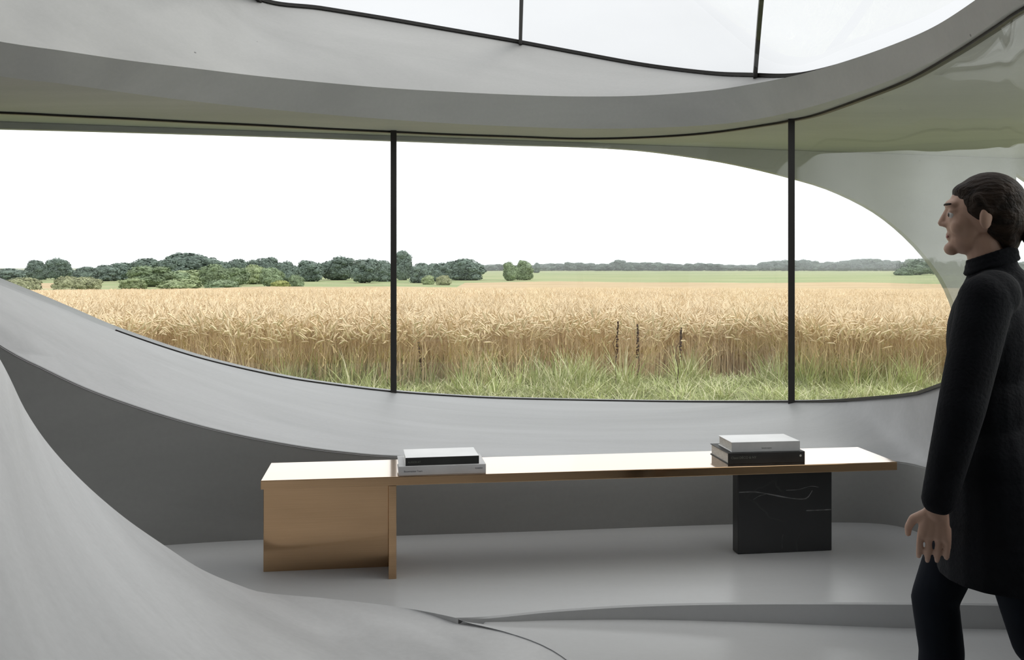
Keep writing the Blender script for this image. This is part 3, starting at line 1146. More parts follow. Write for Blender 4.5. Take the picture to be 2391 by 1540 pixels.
coat = Blob()
coat.ell((-0.005, 0, 1.225), (0.112, 0.165, 0.185)).ell((0.0, 0, 1.05), (0.118, 0.158, 0.19)).ell((-0.015, 0, 0.90), (0.138, 0.183, 0.19))
coat.cap((-0.005, -0.145, 1.352), (-0.005, 0.145, 1.352), 0.063, 0.063)
coat.cap((-0.02, 0, 1.345), (-0.006, 0, 1.405), 0.092, 0.063).cap((-0.010, 0, 1.40), (-0.006, 0, 1.425), 0.064, 0.061)
for k in np.linspace(0, 1, 9):
    coat.ell((-0.02 - 0.012 * k, 0, 0.90 - 0.28 * k), (0.140 + 0.022 * k, 0.184 + 0.022 * k, 0.13))
coat.chain([Lsh, Lel, Vector(Lwr) + Vector((-0.004, 0, 0.012))], [0.066, 0.056, 0.042])
coat.chain([Rsh, Rel, Vector(Rwr) + Vector((0.0, 0, 0.012))], [0.066, 0.056, 0.042])
cj = coat.build('coat', M_COAT, person, 0.006, smooth=8, cut=[((0, 0, 0.615), (0, 0, -1))])
colr = Blob()
for k in range(24):
    a0, a1 = 2 * math.pi * k / 24, 2 * math.pi * (k + 1) / 24
    for zz, rr, tk in ((1.425, 0.060, 0.0085), (1.440, 0.058, 0.0075), (1.455, 0.0565, 0.0065)):
        f0 = lambda a: (-0.004 + rr * math.cos(a), rr * math.sin(a), zz - 0.020 * math.cos(a))
        colr.cap(f0(a0), f0(a1), tk, tk)
colr.build('collar', M_COAT, cj, 0.004, smooth=4)
tr = Blob()
tr.ell((-0.01, 0, 0.89), (0.112, 0.158, 0.12))
for hp, kn, an in ((Rhip, Rkn, Ran), (Lhip, Lkn, Lan)):
    end = Vector(kn).lerp(Vector(an), 0.93)
    tr.chain([hp, kn, Vector(kn).lerp(Vector(an), 0.35) + Vector((-0.018, 0, 0)), end], [0.090, 0.062, 0.060, 0.054])
tr.build('trousers', M_TROU, person, 0.007, smooth=6)
for pts in (((0.11, -0.085, 0.045), (0.18, -0.088, 0.045), (0.265, -0.092, 0.034)), ((-0.405, 0.085, 0.145), (-0.35, 0.085, 0.090), (-0.275, 0.085, 0.040))):
    sh_ = Blob()
    sh_.chain(pts, [0.040, 0.041, 0.033])
    sh_.build('shoe', M_SHOE, person, 0.006, smooth=4)

# ================================================================ OUTDOORS
TD = np.array([0, 9.0, 10.5, 12, 20, 40, 80, 130, 150, 170, 215, 300, 450, 600, 1500, 4000, 6000], float)
TZ = np.array([-0.2, -0.2, -0.05, 0.0, -0.12, -0.46, -1.28, -2.18, -2.40, -2.25, -2.10, -1.62, -1.30, -1.25, -2.66, -5.0, -8.0], float)
_fine = np.exp(np.linspace(math.log(6), math.log(6000), 400))
_fz = np.interp(_fine, TD, TZ)
_fz = np.convolve(np.r_[np.full(8, _fz[0]), _fz, np.full(8, _fz[-1])], np.ones(5) / 5, 'same')[8:-8]


def gz(x, y):
    r = np.hypot(x, y)
    return np.interp(r, _fine, _fz)


def polar(rs, angs, zf):
    rows_ = []
    for r in rs:
        x, y = r * np.sin(angs), r * np.cos(angs)
        rows_.append(np.c_[x, y, zf(x, y, r)])
    return rows_


M_MEADOW = noise_mat('meadow', (0.22, 0.27, 0.12), (0.31, 0.32, 0.17), 0.02, 0.95, stretch=(1, 4, 1), lo=0.4, hi=0.62, detail=8)
angs = np.linspace(-math.pi, math.pi, 145)
v, f = loft(polar(np.r_[5.0, np.exp(np.linspace(math.log(8), math.log(5800), 90))], angs, lambda x, y, r: gz(x, y)))
struct(obj_from('ground', v, [q[::-1] for q in f], M_MEADOW, smooth=180), 'flat green and straw coloured meadow land')


def wheat_mat(name, c1, c2, inst=0.12):
    return noise_mat(name, c1, c2, 1.2, 0.9, inst=inst, spec=0.15)


M_EAR = wheat_mat('wheat_ears', (0.65, 0.52, 0.34), (0.76, 0.635, 0.45))
M_STRAW = wheat_mat('wheat_straw', (0.68, 0.52, 0.34), (0.80, 0.64, 0.45))
M_LEAF = wheat_mat('wheat_leaf', (0.64, 0.50, 0.27), (0.74, 0.63, 0.37))
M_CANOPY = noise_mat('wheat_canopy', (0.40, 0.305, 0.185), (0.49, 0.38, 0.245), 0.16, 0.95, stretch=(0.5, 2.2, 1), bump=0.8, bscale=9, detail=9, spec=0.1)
M_GRASS = noise_mat('verge_grass', (0.40, 0.46, 0.20), (0.56, 0.59, 0.30), 1.5, 0.8, inst=0.25, spec=0.2)
M_GRASSP = noise_mat('pale_grass', (0.62, 0.61, 0.38), (0.78, 0.73, 0.52), 1.5, 0.8, inst=0.2, spec=0.2)
M_DRY = noise_mat('dry_brown_weed', (0.05, 0.03, 0.02), (0.10, 0.055, 0.035), 20, 0.9)

# the canopy of the wheat, seen as a continuous bumpy surface from about 20 m on
rs = np.exp(np.linspace(math.log(14.5), math.log(196), 120))
an2 = np.linspace(math.radians(-62), math.radians(62), 240)


def wheat_end(a):
    t = np.tan(a)
    return np.where(t < -0.36, 138.0, np.where(t < -0.05, 152.0, 186.0)) + 4 * np.sin(a * 23) + 3 * np.sin(a * 41)


rows = []
W_END = wheat_end(an2)
for i, r in enumerate(rs):
    rr = 14.5 * (W_END / 14.5) ** (i / (len(rs) - 1))
    x, y = rr * np.sin(an2), rr * np.cos(an2)
    up = 0.52 * np.clip((rr - 14.5) / 8.0, 0.0, 1) + 0.06 * np.clip((rr - 30) / 30, 0, 1)
    z = gz(x, y) + up + RNG.normal(0, 0.012, len(an2)) * np.clip((rr - 14) / 20, 0, 1)
    rows.append(np.c_[x, y, z])
last = rows[-1].copy()
last[:, 2] = gz(last[:, 0], last[:, 1]) - 0.1
last[:, :2] *= 1.001
first = rows[0].copy()
first[:, 2] -= 0.3
v, f = loft([first] + rows + [last])
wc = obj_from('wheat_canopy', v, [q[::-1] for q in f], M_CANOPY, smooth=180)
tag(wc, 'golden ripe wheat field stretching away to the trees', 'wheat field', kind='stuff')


# a second strip of straw field beyond the hedge bushes at far left
an3 = np.linspace(math.radians(-60), math.radians(-23.8), 60)
rows = []
for k in np.linspace(0, 1, 8):
    rr = 176 + k * 36 + 2 * np.sin(an3 * 30)
    x, y = rr * np.sin(an3), rr * np.cos(an3)
    rows.append(np.c_[x, y, gz(x, y) + (0.35 if 0 < k < 1 else -0.05)])
v, f = loft(rows)
tag(obj_from('stubble_field', v, [q[::-1] for q in f], M_CANOPY, smooth=180), 'strip of straw coloured field behind the olive bushes at left', 'field', kind='stuff')


# ---- scattered plants: template islands (tid) instanced on loose points by geometry nodes
def scatter(name, templates, mats, pts, rot, scl, pick, tilt, label, cat):
    verts, faces, fm, tid = [], [], [], []
    for k, (tv, tf, tm) in enumerate(templates):
        o_ = len(verts)
        verts += [tuple(q) for q in tv]
        faces += [tuple(i + o_ for i in q) for q in tf]
        fm += list(tm)
        tid += [k] * len(tf)
    nv = len(verts)
    n = len(pts)
    me_ = bpy.data.meshes.new(name)
    me_.from_pydata(verts + [tuple(p) for p in pts], [], faces)
    for m_ in mats:
        me_.materials.append(m_)
    me_.polygons.foreach_set('material_index', np.array(fm, np.int32))

    def att(nm, dom, typ, arr):
        a_ = me_.attributes.new(nm, typ, dom)
        a_.data.foreach_set('value', arr)
    att('is_pt', 'POINT', 'BOOLEAN', np.r_[np.zeros(nv, bool), np.ones(n, bool)])
    att('rot', 'POINT', 'FLOAT', np.r_[np.zeros(nv), rot].astype(np.float32))
    att('tilt', 'POINT', 'FLOAT', np.r_[np.zeros(nv), tilt].astype(np.float32))
    att('scl', 'POINT', 'FLOAT', np.r_[np.zeros(nv), scl].astype(np.float32))
    att('pick', 'POINT', 'INT', np.r_[np.zeros(nv), pick].astype(np.int32))
    att('tid', 'FACE', 'INT', np.array(tid, np.int32))
    o_ = bpy.data.objects.new(name, me_)
    C.objects.link(o_)
    ng = bpy.data.node_groups.new(name, 'GeometryNodeTree')
    ng.interface.new_socket('Geometry', in_out='INPUT', socket_type='NodeSocketGeometry')
    ng.interface.new_socket('Geometry', in_out='OUTPUT', socket_type='NodeSocketGeometry')
    gi, go = ng.nodes.new('NodeGroupInput'), ng.nodes.new('NodeGroupOutput')

    def named(nm, typ):
        q = ng.nodes.new('GeometryNodeInputNamedAttribute')
        q.data_type = typ
        q.inputs[0].default_value = nm
        return q.outputs[0]
    sp_ = ng.nodes.new('GeometryNodeSeparateGeometry')
    sp_.domain = 'POINT'
    ng.links.new(gi.outputs[0], sp_.inputs[0])
    ng.links.new(named('is_pt', 'BOOLEAN'), sp_.inputs[1])
    sti = ng.nodes.new('GeometryNodeSplitToInstances')
    sti.domain = 'FACE'
    ng.links.new(sp_.outputs[1], sti.inputs[0])
    ng.links.new(named('tid', 'INT'), sti.inputs['Group ID'])
    m2p = ng.nodes.new('GeometryNodeMeshToPoints')
    ng.links.new(sp_.outputs[0], m2p.inputs[0])
    iop = ng.nodes.new('GeometryNodeInstanceOnPoints')
    ng.links.new(m2p.outputs[0], iop.inputs['Points'])
    ng.links.new(sti.outputs['Instances'], iop.inputs['Instance'])
    iop.inputs['Pick Instance'].default_value = True
    ng.links.new(named('pick', 'INT'), iop.inputs['Instance Index'])
    cx = ng.nodes.new('ShaderNodeCombineXYZ')
    ng.links.new(named('rot', 'FLOAT'), cx.inputs[2])
    ng.links.new(named('tilt', 'FLOAT'), cx.inputs[0])
    ng.links.new(cx.outputs[0], iop.inputs['Rotation'])
    ng.links.new(named('scl', 'FLOAT'), iop.inputs['Scale'])
    ng.links.new(iop.outputs[0], go.inputs[0])
    md = o_.modifiers.new('scatter', 'NODES')
    md.node_group = ng
    tag(o_, label, cat, kind='stuff')
    return o_


def blade(rng, base, h, w, lean, az, n=3, curl=0.5):
    """Tapering flat blade, returns verts and quads."""
    dx, dy = math.cos(az), math.sin(az)
    sx, sy = -dy, dx
    vs, fs = [], []
    for i in range(n + 1):
        t = i / n
        off = lean * (t + curl * t * t)
        p = (base[0] + dx * off, base[1] + dy * off, base[2] + h * (t - 0.25 * curl * abs(lean) / max(h, .01) * t * t))
        ww = w * (1 - t * 0.9) / 2
        vs += [(p[0] - sx * ww, p[1] - sy * ww, p[2]), (p[0] + sx * ww, p[1] + sy * ww, p[2])]
        if i:
            a_ = 2 * (i - 1)
            fs.append((a_, a_ + 1, a_ + 3, a_ + 2))
    return vs, fs, (p[0], p[1], p[2]), (dx, dy)


def wheat_clump(seed, n=26, rad=0.22, h0=0.74):
    rng = random.Random(seed)
    V, F, Mi = [], [], []

    def add(vs, fs, m_):
        o_ = len(V)
        V.extend(vs)
        F.extend(tuple(i + o_ for i in q) for q in fs)
        Mi.extend([m_] * len(fs))
    for _ in range(n):
        a_, r_ = rng.uniform(0, 6.28), rad * math.sqrt(rng.random())
        b_ = (r_ * math.cos(a_), r_ * math.sin(a_), -0.02)
        h = h0 * rng.uniform(0.78, 1.05)
        az = rng.uniform(0, 6.28)
        lean = rng.uniform(0.02, 0.16)
        vs, fs, tip, d_ = blade(rng, b_, h, 0.0075, lean, az, 2, 0.6)
        add(vs, fs, 1)
        # ear: a bent four-sided spindle with awns fanning from it
        L = rng.uniform(0.10, 0.15)
        droop = rng.uniform(-0.25, 1.0)
        ax = Vector((d_[0] * (0.55 + 0.4 * droop), d_[1] * (0.55 + 0.4 * droop), 1.0 - 0.85 * max(0, droop))).normalized()
        sd_ = ax.cross(Vector((0, 0, 1)))
        sd_ = sd_.normalized() if sd_.length > 0.1 else Vector((1, 0, 0))
        up_ = sd_.cross(ax)
        p0 = Vector(tip)
        vs = [p0]
        for t, w_ in ((0.30, 0.0105), (0.75, 0.0085)):
            c_ = p0 + ax * L * t + Vector((0, 0, -0.02 * t * max(0, droop)))
            vs += [c_ + sd_ * w_, c_ + up_ * w_, c_ - sd_ * w_, c_ - up_ * w_]
        vs.append(p0 + ax * L * 1.0 + Vector((0, 0, -0.03 * max(0, droop))))
        fs = [(0, 1 + i, 1 + (i + 1) % 4) for i in range(4)] + [(1 + i, 5 + i, 5 + (i + 1) % 4, 1 + (i + 1) % 4) for i in range(4)] + [(5 + i, 9, 5 + (i + 1) % 4) for i in range(4)]
        add(vs, fs, 0)
        for q in range(2):
            t_ = vs[-1] + ax * L * 0.5 + sd_ * rng.uniform(-0.03, 0.03) + up_ * rng.uniform(-0.02, 0.02)
            add([vs[-1] - sd_ * 0.0015, vs[-1] + sd_ * 0.0015, t_], [(0, 1, 2)], 0)
        if rng.random() < 0.7:
            hb = rng.uniform(0.15, 0.5)
            vs, fs, _t, _d = blade(rng, (b_[0], b_[1], hb), rng.uniform(0.08, 0.2), 0.010, rng.uniform(0.06, 0.14), rng.uniform(0, 6.28), 2, 1.0)
            add(vs, fs, 2)
    return V, F, Mi


def spread(rng, n, y0, y1, dens=None, half=0.64, pad=3.0):
    """Points in the view wedge, more of them near."""
    y = y0 * (y1 / y0) ** rng.random(n)
    x = rng.uniform(-1, 1, n) * (half * y + pad)
    return x, y


rng = np.random.default_rng(11)
xn, yn = spread(rng, 8500, 11.2, 30)
keep = yn > 11.55 + 0.5 * np.sin(xn * 0.9) + 0.25 * np.sin(xn * 2.7)
xn, yn = xn[keep], yn[keep]
xm, ym = spread(rng, 13000, 28, 95)
xw, yw = np.r_[xn, xm], np.r_[yn, ym]
n = len(xw)
pts = np.c_[xw, yw, gz(xw, yw)]
scatter('wheat_ears', [wheat_clump(i) for i in range(6)], [M_EAR, M_STRAW, M_LEAF], pts, rng.uniform(0, 6.28, n), rng.uniform(0.88, 1.10, n) * np.where(yw > 28, 1.05, 1.0),
        rng.integers(0, 6, n), rng.normal(0, 0.07, n), 'ripe golden wheat stalks with bent ears, nearest the window', 'wheat')


def grass_tuft(seed, n=34, rad=0.13, h0=0.34, w=0.011):
    rg = random.Random(seed)
    V, F, Mi = [], [], []
    for _ in range(n):
        a_, r_ = rg.uniform(0, 6.28), rad * rg.random()
        vs, fs, _t, _d = blade(rg, (r_ * math.cos(a_), r_ * math.sin(a_), -0.02), h0 * rg.uniform(0.45, 1.15), w * rg.uniform(0.6, 1.2), rg.uniform(0.03, 0.22), a_ + rg.uniform(-0.8, 0.8), 3, 1.0)
        o_ = len(V)
        V += vs
        F += [tuple(i + o_ for i in q) for q in fs]
        Mi += [0 if rg.random() < 0.72 else 1] * len(fs)
    return V, F, Mi


ng_ = 6500
xg = rng.uniform(-11, 14, ng_)
yg = rng.uniform(8.3, 12.2, ng_)
fr_ = 11.6 + 0.6 * np.sin(xg * 0.9 + 0.4) + 0.3 * np.sin(xg * 2.1)
keep = (yg < fr_ + 0.3) & (yg > 8.25 + 0.27 * xg)
xg, yg = xg[keep], yg[keep]
n = len(xg)
scatter('verge_grass', [grass_tuft(i + 40, h0=0.13 + 0.04 * (i % 3)) for i in range(5)], [M_GRASS, M_GRASSP], np.c_[xg, yg, gz(xg, yg)], rng.uniform(0, 6.28, n), rng.uniform(0.6, 1.25, n),
        rng.integers(0, 5, n), rng.normal(0, 0.1, n), 'green grass verge growing between the window and the wheat', 'grass')
# taller greener clumps pushing into the wheat edge
hot = [(-1.75, 11.5, 0.8, 34), (-0.45, 11.4, 0.7, 34), (1.1, 11.4, 0.4, 10), (2.15, 11.7, 0.25, 12), (3.6, 11.4, 0.8, 36), (4.4, 11.4, 0.7, 40), (0.5, 11.2, 0.6, 16), (-2.6, 11.4, 0.5, 14)]
P_ = []
for (cx, cy, sp_, k) in hot:
    P_.append(np.c_[rng.normal(cx, sp_ * 0.5, k), rng.normal(cy, 0.28, k)])
P_ = np.vstack(P_)
n = len(P_)
scatter('tall_grass', [grass_tuft(i + 90, n=26, rad=0.10, h0=0.46, w=0.014) for i in range(4)], [M_GRASS, M_GRASSP], np.c_[P_, gz(P_[:, 0], P_[:, 1])], rng.uniform(0, 6.28, n), rng.uniform(0.6, 1.15, n),
        rng.integers(0, 4, n), rng.normal(0, 0.1, n), 'taller clumps of green weeds along the wheat edge', 'weeds')


# dark dried dock stalks
def dock(label, x, y, h, seed):
    rg = random.Random(seed)
    d_ = thing('dried_weed', label, 'weed', (x, y, float(gz(np.array([x]), np.array([y]))[0])))
    bm_ = bmesh.new()
    pth = [Vector((rg.uniform(-0.01, 0.01) * i, rg.uniform(-0.01, 0.01), h * i / 6)) for i in range(7)]
    for i in range(6):
        dd = pth[i + 1] - pth[i]
        bmesh.ops.create_cone(bm_, cap_ends=True, segments=6, radius1=0.006 - i * 0.0006, radius2=0.0055 - i * 0.0006, depth=dd.length,
                              matrix=Matrix.Translation((pth[i] + pth[i + 1]) / 2) @ dd.to_track_quat('Z', 'Y').to_matrix().to_4x4())
    bm_obj('stem', bm_, M_DRY, d_, smooth=60)
    bm_ = bmesh.new()
    for i in range(46):
        t = rg.uniform(0.45, 1.0)
        p = pth[0].lerp(pth[6], t)
        r_ = rg.uniform(0.006, 0.014)
        bmesh.ops.create_icosphere(bm_, subdivisions=1, radius=r_, matrix=Matrix.Translation(p + Vector((rg.uniform(-1, 1), rg.uniform(-1, 1), 0)) * 0.016 * (1.3 - t)))
    bm_obj('seed_head', bm_, M_DRY, d_)['kind'] = 'stuff'
    return d_


for lb, px, dd, hh_, sd_ in (('dark dried weed stalk standing in front of the wheat, leftmost of the three tall ones', 1437, 11.3, 0.80, 1),
                             ('dark dried weed stalk in the wheat, just right of the leftmost tall one', 1490, 11.4, 0.76, 2),
                             ('dark dried weed stalk at the wheat edge, rightmost of the three tall ones', 1583, 11.3, 0.72, 3),
                             ('short dark dried weed in the wheat edge right of the left mullion', 985, 11.3, 0.55, 4)):
    dock(lb, (px - HX) / FPX * dd, dd, hh_, sd_)

# ---------------------------------------------------------------- trees
def leaf_mat():
    m, nt, b = mat_new('foliage')
    oi = nn(nt, 'ShaderNodeObjectInfo')
    tc = nn(nt, 'ShaderNodeTexCoord')
    nz = nn(nt, 'ShaderNodeTexNoise')
    nz.inputs['Scale'].default_value = 3.5
    nz.inputs['Detail'].default_value = 4
    nt.links.new(tc.outputs['Object'], nz.inputs[0])
    mr = nn(nt, 'ShaderNodeMapRange')
    mr.inputs[1].default_value = 0.3
    mr.inputs[2].default_value = 0.7
    mr.inputs[3].default_value = 0.75
    mr.inputs[4].default_value = 1.3
    nt.links.new(nz.outputs[0], mr.inputs[0])
    hs = nn(nt, 'ShaderNodeHueSaturation')
    nt.links.new(oi.outputs['Color'], hs.inputs['Color'])
    nt.links.new(mr.outputs[0], hs.inputs['Value'])
    nt.links.new(hs.outputs[0], b.inputs['Base Color'])
    b.inputs['Roughness'].default_value = 0.8
    b.inputs['Specular IOR Level'].default_value = 0.2
    return m


M_FOL = leaf_mat()
M_BARK = noise_mat('bark', (0.09, 0.07, 0.055), (0.15, 0.12, 0.10), 8, 0.9)


def crown_mesh(name, seed, blobs, leaves):
    """Unit crown: 1 high, about 1 wide, made of leafy lobes."""
    rg = random.Random(seed)
    V, F = [], []
    bm_ = bmesh.new()
    for (c_, r_) in blobs:
        bm2 = bmesh.new()
        bmesh.ops.create_icosphere(bm2, subdivisions=3 if r_[0] > 0.18 else 2, radius=1.0)
        base = len(V)
        ph = rg.uniform(0, 10)
        for vv in bm2.verts:
            q = vv.co
            k = 1 + 0.10 * math.sin(5 * q.x + ph) * math.cos(6 * q.z + ph) + 0.08 * math.sin(11 * q.y + ph) + rg.uniform(-0.07, 0.07)
            V.append((c_[0] + q.x * r_[0] * k * 0.93, c_[1] + q.y * r_[1] * k * 0.93, max(0.0, c_[2] + q.z * r_[2] * k * 0.93)))
        F += [tuple(base + i.index for i in fc.verts) for fc in bm2.faces]
        bm2.free()
        nl = int(leaves * r_[0] ** 2 / sum(b_[1][0] ** 2 for b_ in blobs))
        for _ in range(nl):
            z = rg.uniform(-0.75, 1)
            a_ = rg.uniform(0, 6.28)
            s_ = math.sqrt(1 - z * z)
            nrm = Vector((s_ * math.cos(a_), s_ * math.sin(a_), z))
            p = Vector((c_[0] + nrm.x * r_[0], c_[1] + nrm.y * r_[1], c_[2] + nrm.z * r_[2])) + nrm * rg.uniform(-0.01, 0.03)
            if p.z < 0:
                continue
            nj = (nrm + Vector((rg.uniform(-1, 1), rg.uniform(-1, 1), rg.uniform(-0.6, 1))) * 0.7).normalized()
            t1 = nj.orthogonal().normalized()
            t1.rotate(Matrix.Rotation(rg.uniform(0, 6.28), 3, nj))
            t2 = nj.cross(t1)
            sz = rg.uniform(0.022, 0.050)
            base = len(V)
            V += [tuple(p - t1 * sz), tuple(p + t2 * sz * 0.7 + nj * sz * 0.2), tuple(p + t1 * sz), tuple(p - t2 * sz * 0.7 + nj * sz * 0.2)]
            F.append((base, base + 1, base + 2, base + 3))
    bm_.free()
    me_ = bpy.data.meshes.new(name)
    me_.from_pydata(V, [], F)
    me_.materials.append(M_FOL)
    return me_


def blobset(seed, kind):
    """Lobes of a crown: a full body down to the ground with many smaller lumps on it."""
    rg = random.Random(seed)
    out = []
    if kind == 'round':
        core, nlump = [((0, 0, 0.48), (0.40, 0.40, 0.46)), ((0, 0, 0.2), (0.38, 0.38, 0.22))], 20
    elif kind == 'lobed':
        core = [((0, 0, 0.34), (0.42, 0.42, 0.36)), ((0.14, 0.1, 0.6), (0.25, 0.25, 0.30)), ((-0.16, -0.06, 0.54), (0.26, 0.26, 0.28)), ((0.02, -0.16, 0.66), (0.2, 0.2, 0.28))]
        nlump = 24
    elif kind == 'bush':
        core, nlump = [((0, 0, 0.30), (0.44, 0.44, 0.58))], 18
    else:
        core, nlump = [((0, 0, 0.36), (0.36, 0.36, 0.40)), ((0.04, 0, 0.68), (0.24, 0.24, 0.30))], 18
    out += core
    for i in range(nlump):
        c_, r_ = core[i % len(core)]
        z = rg.uniform(-0.35, 0.95)
        a_ = i * 2.4 + rg.uniform(-0.3, 0.3)
        s_ = math.sqrt(1 - z * z)
        k = rg.uniform(0.10, 0.17)
        out.append(((c_[0] + r_[0] * s_ * math.cos(a_) * 0.88, c_[1] + r_[1] * s_ * math.sin(a_) * 0.88, min(1 - k, max(k * 0.7, c_[2] + r_[2] * z * 0.88))), (k, k, k * rg.uniform(0.8, 1.1))))
    return out


CROWN = {k: [crown_mesh('crown', 10 + i, blobset(i + 5, k), nlv) for i in range(2)] for k, nlv in (('round', 3400), ('lobed', 3600), ('bush', 3000), ('tall', 3000))}
bm = bmesh.new()
bmesh.ops.create_cone(bm, cap_ends=True, segments=8, radius1=0.035, radius2=0.022, depth=0.5, matrix=Matrix.Translation((0, 0, 0.2)))
TRUNK = bpy.data.meshes.new('trunk')
bm.to_mesh(TRUNK)
bm.free()
TRUNK.materials.append(M_BARK)
_tc = [0]


def tree(px, ytop, wpx, d, kind, col, label, cat='tree', group=None, name='tree', dz=0.0, deep=1.0):
    x = (px - HX) / FPX * d
    z0 = float(gz(np.array([x]), np.array([d]))[0]) + dz
    top = EYE + (HY - ytop) / FPX * d
    h = top - z0
    w = wpx / FPX * d
    _tc[0] += 1
    t_ = thing(name, label, cat, (x, d, z0), (_tc[0] * 1.7) % 6.28, group)
    c_ = bpy.data.objects.new('crown', CROWN[kind][_tc[0] % 2])
    C.objects.link(c_)
    c_.parent = t_
    c_.scale = (w, w * deep, h)
    j = random.uniform(0.9, 1.1)
    c_.color = (col[0] * j, col[1] * j, col[2] * j, 1)
    if kind != 'bush':
        k_ = bpy.data.objects.new('trunk', TRUNK)
        C.objects.link(k_)
        k_.parent = t_
        k_.scale = (w, w, h)
    return t_


DK = (0.15, 0.195, 0.165)     # dark woodland
MD = (0.22, 0.28, 0.17)     # mid green
LT = (0.30, 0.355, 0.20)        # light green
OL = (0.32, 0.335, 0.20)       # olive scrub

# woodland at left: rear row
rear = [
    (20, 625, 70, 'round', 'dark rounded tree at the far left end of the woodland'),
    (88, 607, 52, 'tall', 'tall slender dark tree, left one of the pair behind the olive bushes'),
    (140, 603, 58, 'lobed', 'bumpy dark tree, right one of the pair behind the olive bushes'),
    (200, 622, 60, 'round', 'low dark tree filling the dip right of the bumpy tree'),
    (248, 617, 64, 'round', 'low dark round tree left of the domed woodland'),
    (295, 611, 70, 'lobed', 'dark lobed tree at the left foot of the domed woodland'),
    (340, 601, 80, 'round', 'dark round tree on the left shoulder of the woodland dome'),
    (388, 600, 60, 'lobed', 'dark tree just left of the highest dome'),
    (440, 588, 118, 'round', 'broad dark dome shaped tree, tallest of the left woodland'),
    (512, 604, 62, 'lobed', 'dark tree right of the tallest dome'),
    (552, 603, 56, 'round', 'small dark tree between the dome and the wide low crown'),
    (618, 600, 74, 'round', 'wide low dark crown above the pale green thicket'),
    (672, 610, 52, 'lobed', 'dark tree above the small round green bush'),
    (722, 607, 60, 'round', 'dark tree in the middle of the woodland, right of the thicket'),
    (788, 599, 78, 'lobed', 'big dark lobed tree left of the left mullion'),
    (852, 601, 66, 'lobed', 'dark tree second to the left of the left mullion'),
    (895, 606, 52, 'round', 'dark tree next to the left mullion on its left'),
    (938, 585, 54, 'tall', 'tall narrow dark tree just right of the left mullion'),
    (984, 612, 52, 'round', 'low dark tree right of the tall narrow one'),
    (1026, 611, 54, 'lobed', 'low dark lobed tree between the narrow one and the broad end tree'),
    (1086, 602, 82, 'round', 'broad dark tree at the right end of the left woodland'),
]
for i_, (px, yt, w, kd, lb) in enumerate(rear):
    tree(px, yt, w * 1.15, (205, 221, 237)[i_ % 3], kd, DK, lb, group=None)
# front row, lighter green
front = [
    (350, 618, 100, 'lobed', MD, 'light green bushy tree at the left end of the thicket'),
    (405, 632, 70, 'round', MD, 'low green bush at the foot of the tallest dome'),
    (447, 628, 74, 'lobed', LT, 'pale green bushy tree below the tallest dome'),
    (500, 614, 66, 'round', MD, 'green round tree in the middle of the thicket'),
    (548, 622, 62, 'lobed', MD, 'green lobed tree right of the middle of the thicket'),
    (592, 616, 58, 'round', LT, 'pale green round tree near the right end of the thicket'),
    (635, 622, 52, 'lobed', MD, 'green tree at the right end of the thicket'),
    (310, 645, 56, 'bush', LT, 'low pale green bush at the left foot of the thicket'),
    (422, 648, 90, 'bush', LT, 'low pale green bush at the front of the thicket, below the dome'),
    (520, 650, 70, 'bush', MD, 'low green bush at the front right of the thicket'),
]
for i_, (px, yt, w, kd, cl, lb) in enumerate(front):
    tree(px, yt, w * 1.1, 156 if kd == 'bush' else (171, 182, 193)[i_ % 3], kd, cl, lb, cat='bush' if kd == 'bush' else 'tree', name='bush' if kd == 'bush' else 'tree')
tree(692, 638, 38, 166, 'bush', MD, 'small round green bush standing alone right of the thicket', 'bush', name='bush')
tree(655, 652, 44, 160, 'bush', (0.34, 0.36, 0.14), 'low yellow green bush beside the small round green bush', 'bush', name='bush')
tree(50, 644, 92, 140, 'bush', OL, 'olive bush at the far left, in front of the dark trees', 'bush', name='bush')
tree(160, 640, 70, 140, 'bush', OL, 'wide flat olive bush, left half, standing alone in the straw field', 'bush', name='bush')
tree(205, 643, 66, 150, 'bush', OL, 'olive bush joined to the right of the wide flat one in the straw field', 'bush', name='bush')
tree(1000, 640, 30, 190, 'bush', LT, 'small pale bush in front of the trees right of the left mullion', 'bush', name='bush')
tree(1035, 640, 36, 185, 'bush', OL, 'small yellow green bush in front of the broad end tree', 'bush', name='bush')
tree(1192, 611, 40, 230, 'lobed', MD, 'left crown of the lone tree pair on the meadow at mid picture')
tree(1224, 607, 46, 238, 'round', MD, 'right crown of the lone tree pair on the meadow at mid picture')
tree(1253, 612, 18, 420, 'round', DK, 'small dark tree at the left end of the far tree line')
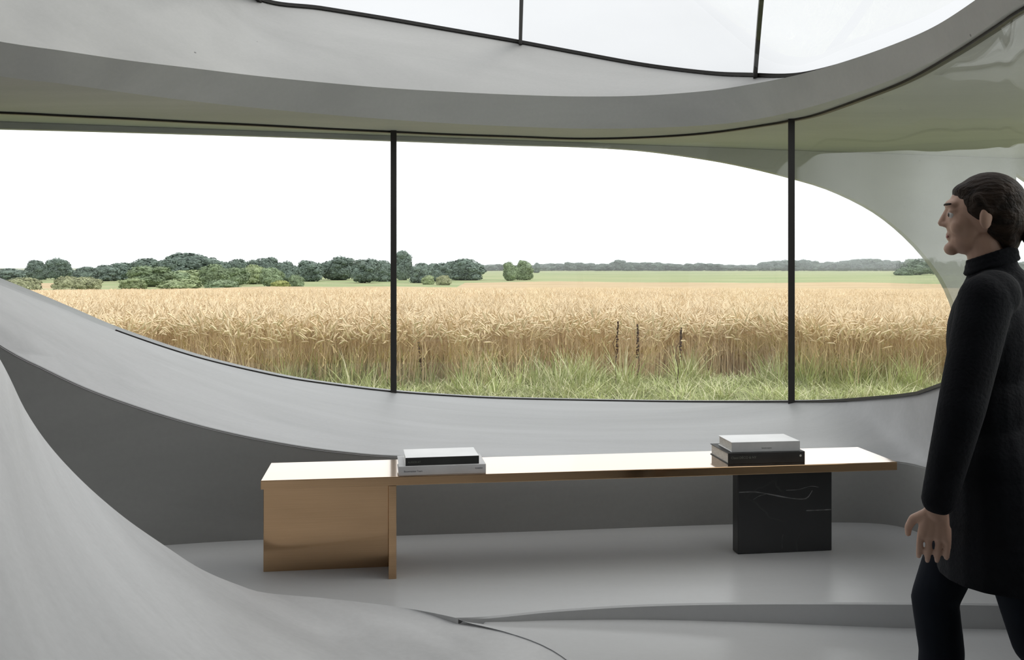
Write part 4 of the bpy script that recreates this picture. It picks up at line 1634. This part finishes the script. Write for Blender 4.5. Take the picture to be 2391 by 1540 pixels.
tree(2148, 601, 78, 330, 'lobed', (0.20, 0.25, 0.19), 'pale lobed tree at the right, by the arched wall edge', deep=1.0)
tree(2195, 612, 52, 347, 'round', (0.20, 0.25, 0.19), 'round tree at the far right, half hidden by the arched wall')
tree(2112, 622, 46, 318, 'bush', (0.20, 0.25, 0.18), 'low dark bush at the left foot of the pale lobed tree at right', 'bush', name='bush')
# the far tree line
prof = [(1130, 618), (1250, 618), (1290, 616), (1335, 609), (1365, 614), (1400, 617), (1440, 606), (1470, 615), (1540, 612), (1600, 615), (1680, 615), (1750, 616), (1795, 610), (1840, 608), (1885, 604), (1920, 611), (1980, 605), (2040, 602), (2080, 608), (2130, 612), (2320, 612), (2460, 612)]
pp = np.array(prof, float)
x_, k_ = 1120.0, 0
while x_ < 2460:
    yt = float(np.interp(x_, pp[:, 0], pp[:, 1])) + random.uniform(-2.5, 2.5)
    w = random.uniform(26, 40)
    where = next(t for lim, t in ((1270, 'just right of and behind the lone tree pair'), (1450, 'in its left third'), (1640, 'around its middle'),
                                  (1850, 'left of the right mullion'), (2095, 'right of the right mullion'), (9999, 'behind the pale lobed tree at right')) if x_ < lim)
    tree(x_, yt, w * 1.35, 585 + 16 * (k_ % 3), random.choice(['round', 'lobed', 'round']), DK,
         'dark tree of the distant tree line, ' + where, group='distant tree line, ' + where)
    x_ += w * 0.72
    k_ += 1

# ---------------------------------------------------------------- thin summer haze over the land
hm = bpy.data.materials.new('haze')
hm.use_nodes = True
hm.node_tree.nodes.clear()
ho = nn(hm.node_tree, 'ShaderNodeOutputMaterial')
hv = nn(hm.node_tree, 'ShaderNodeVolumeScatter')
hv.inputs['Color'].default_value = (0.97, 0.985, 1.0, 1)
hv.inputs['Density'].default_value = 0.0007
hv.inputs['Anisotropy'].default_value = 0.3
hm.node_tree.links.new(hv.outputs[0], ho.inputs['Volume'])
bm = bmesh.new()
add_box(bm, (-1200, 252, -12), (1200, 1200, 40))
hz = bm_obj('haze', bm, hm)
tag(hz, 'thin summer haze over the far fields and trees', 'haze', kind='stuff')
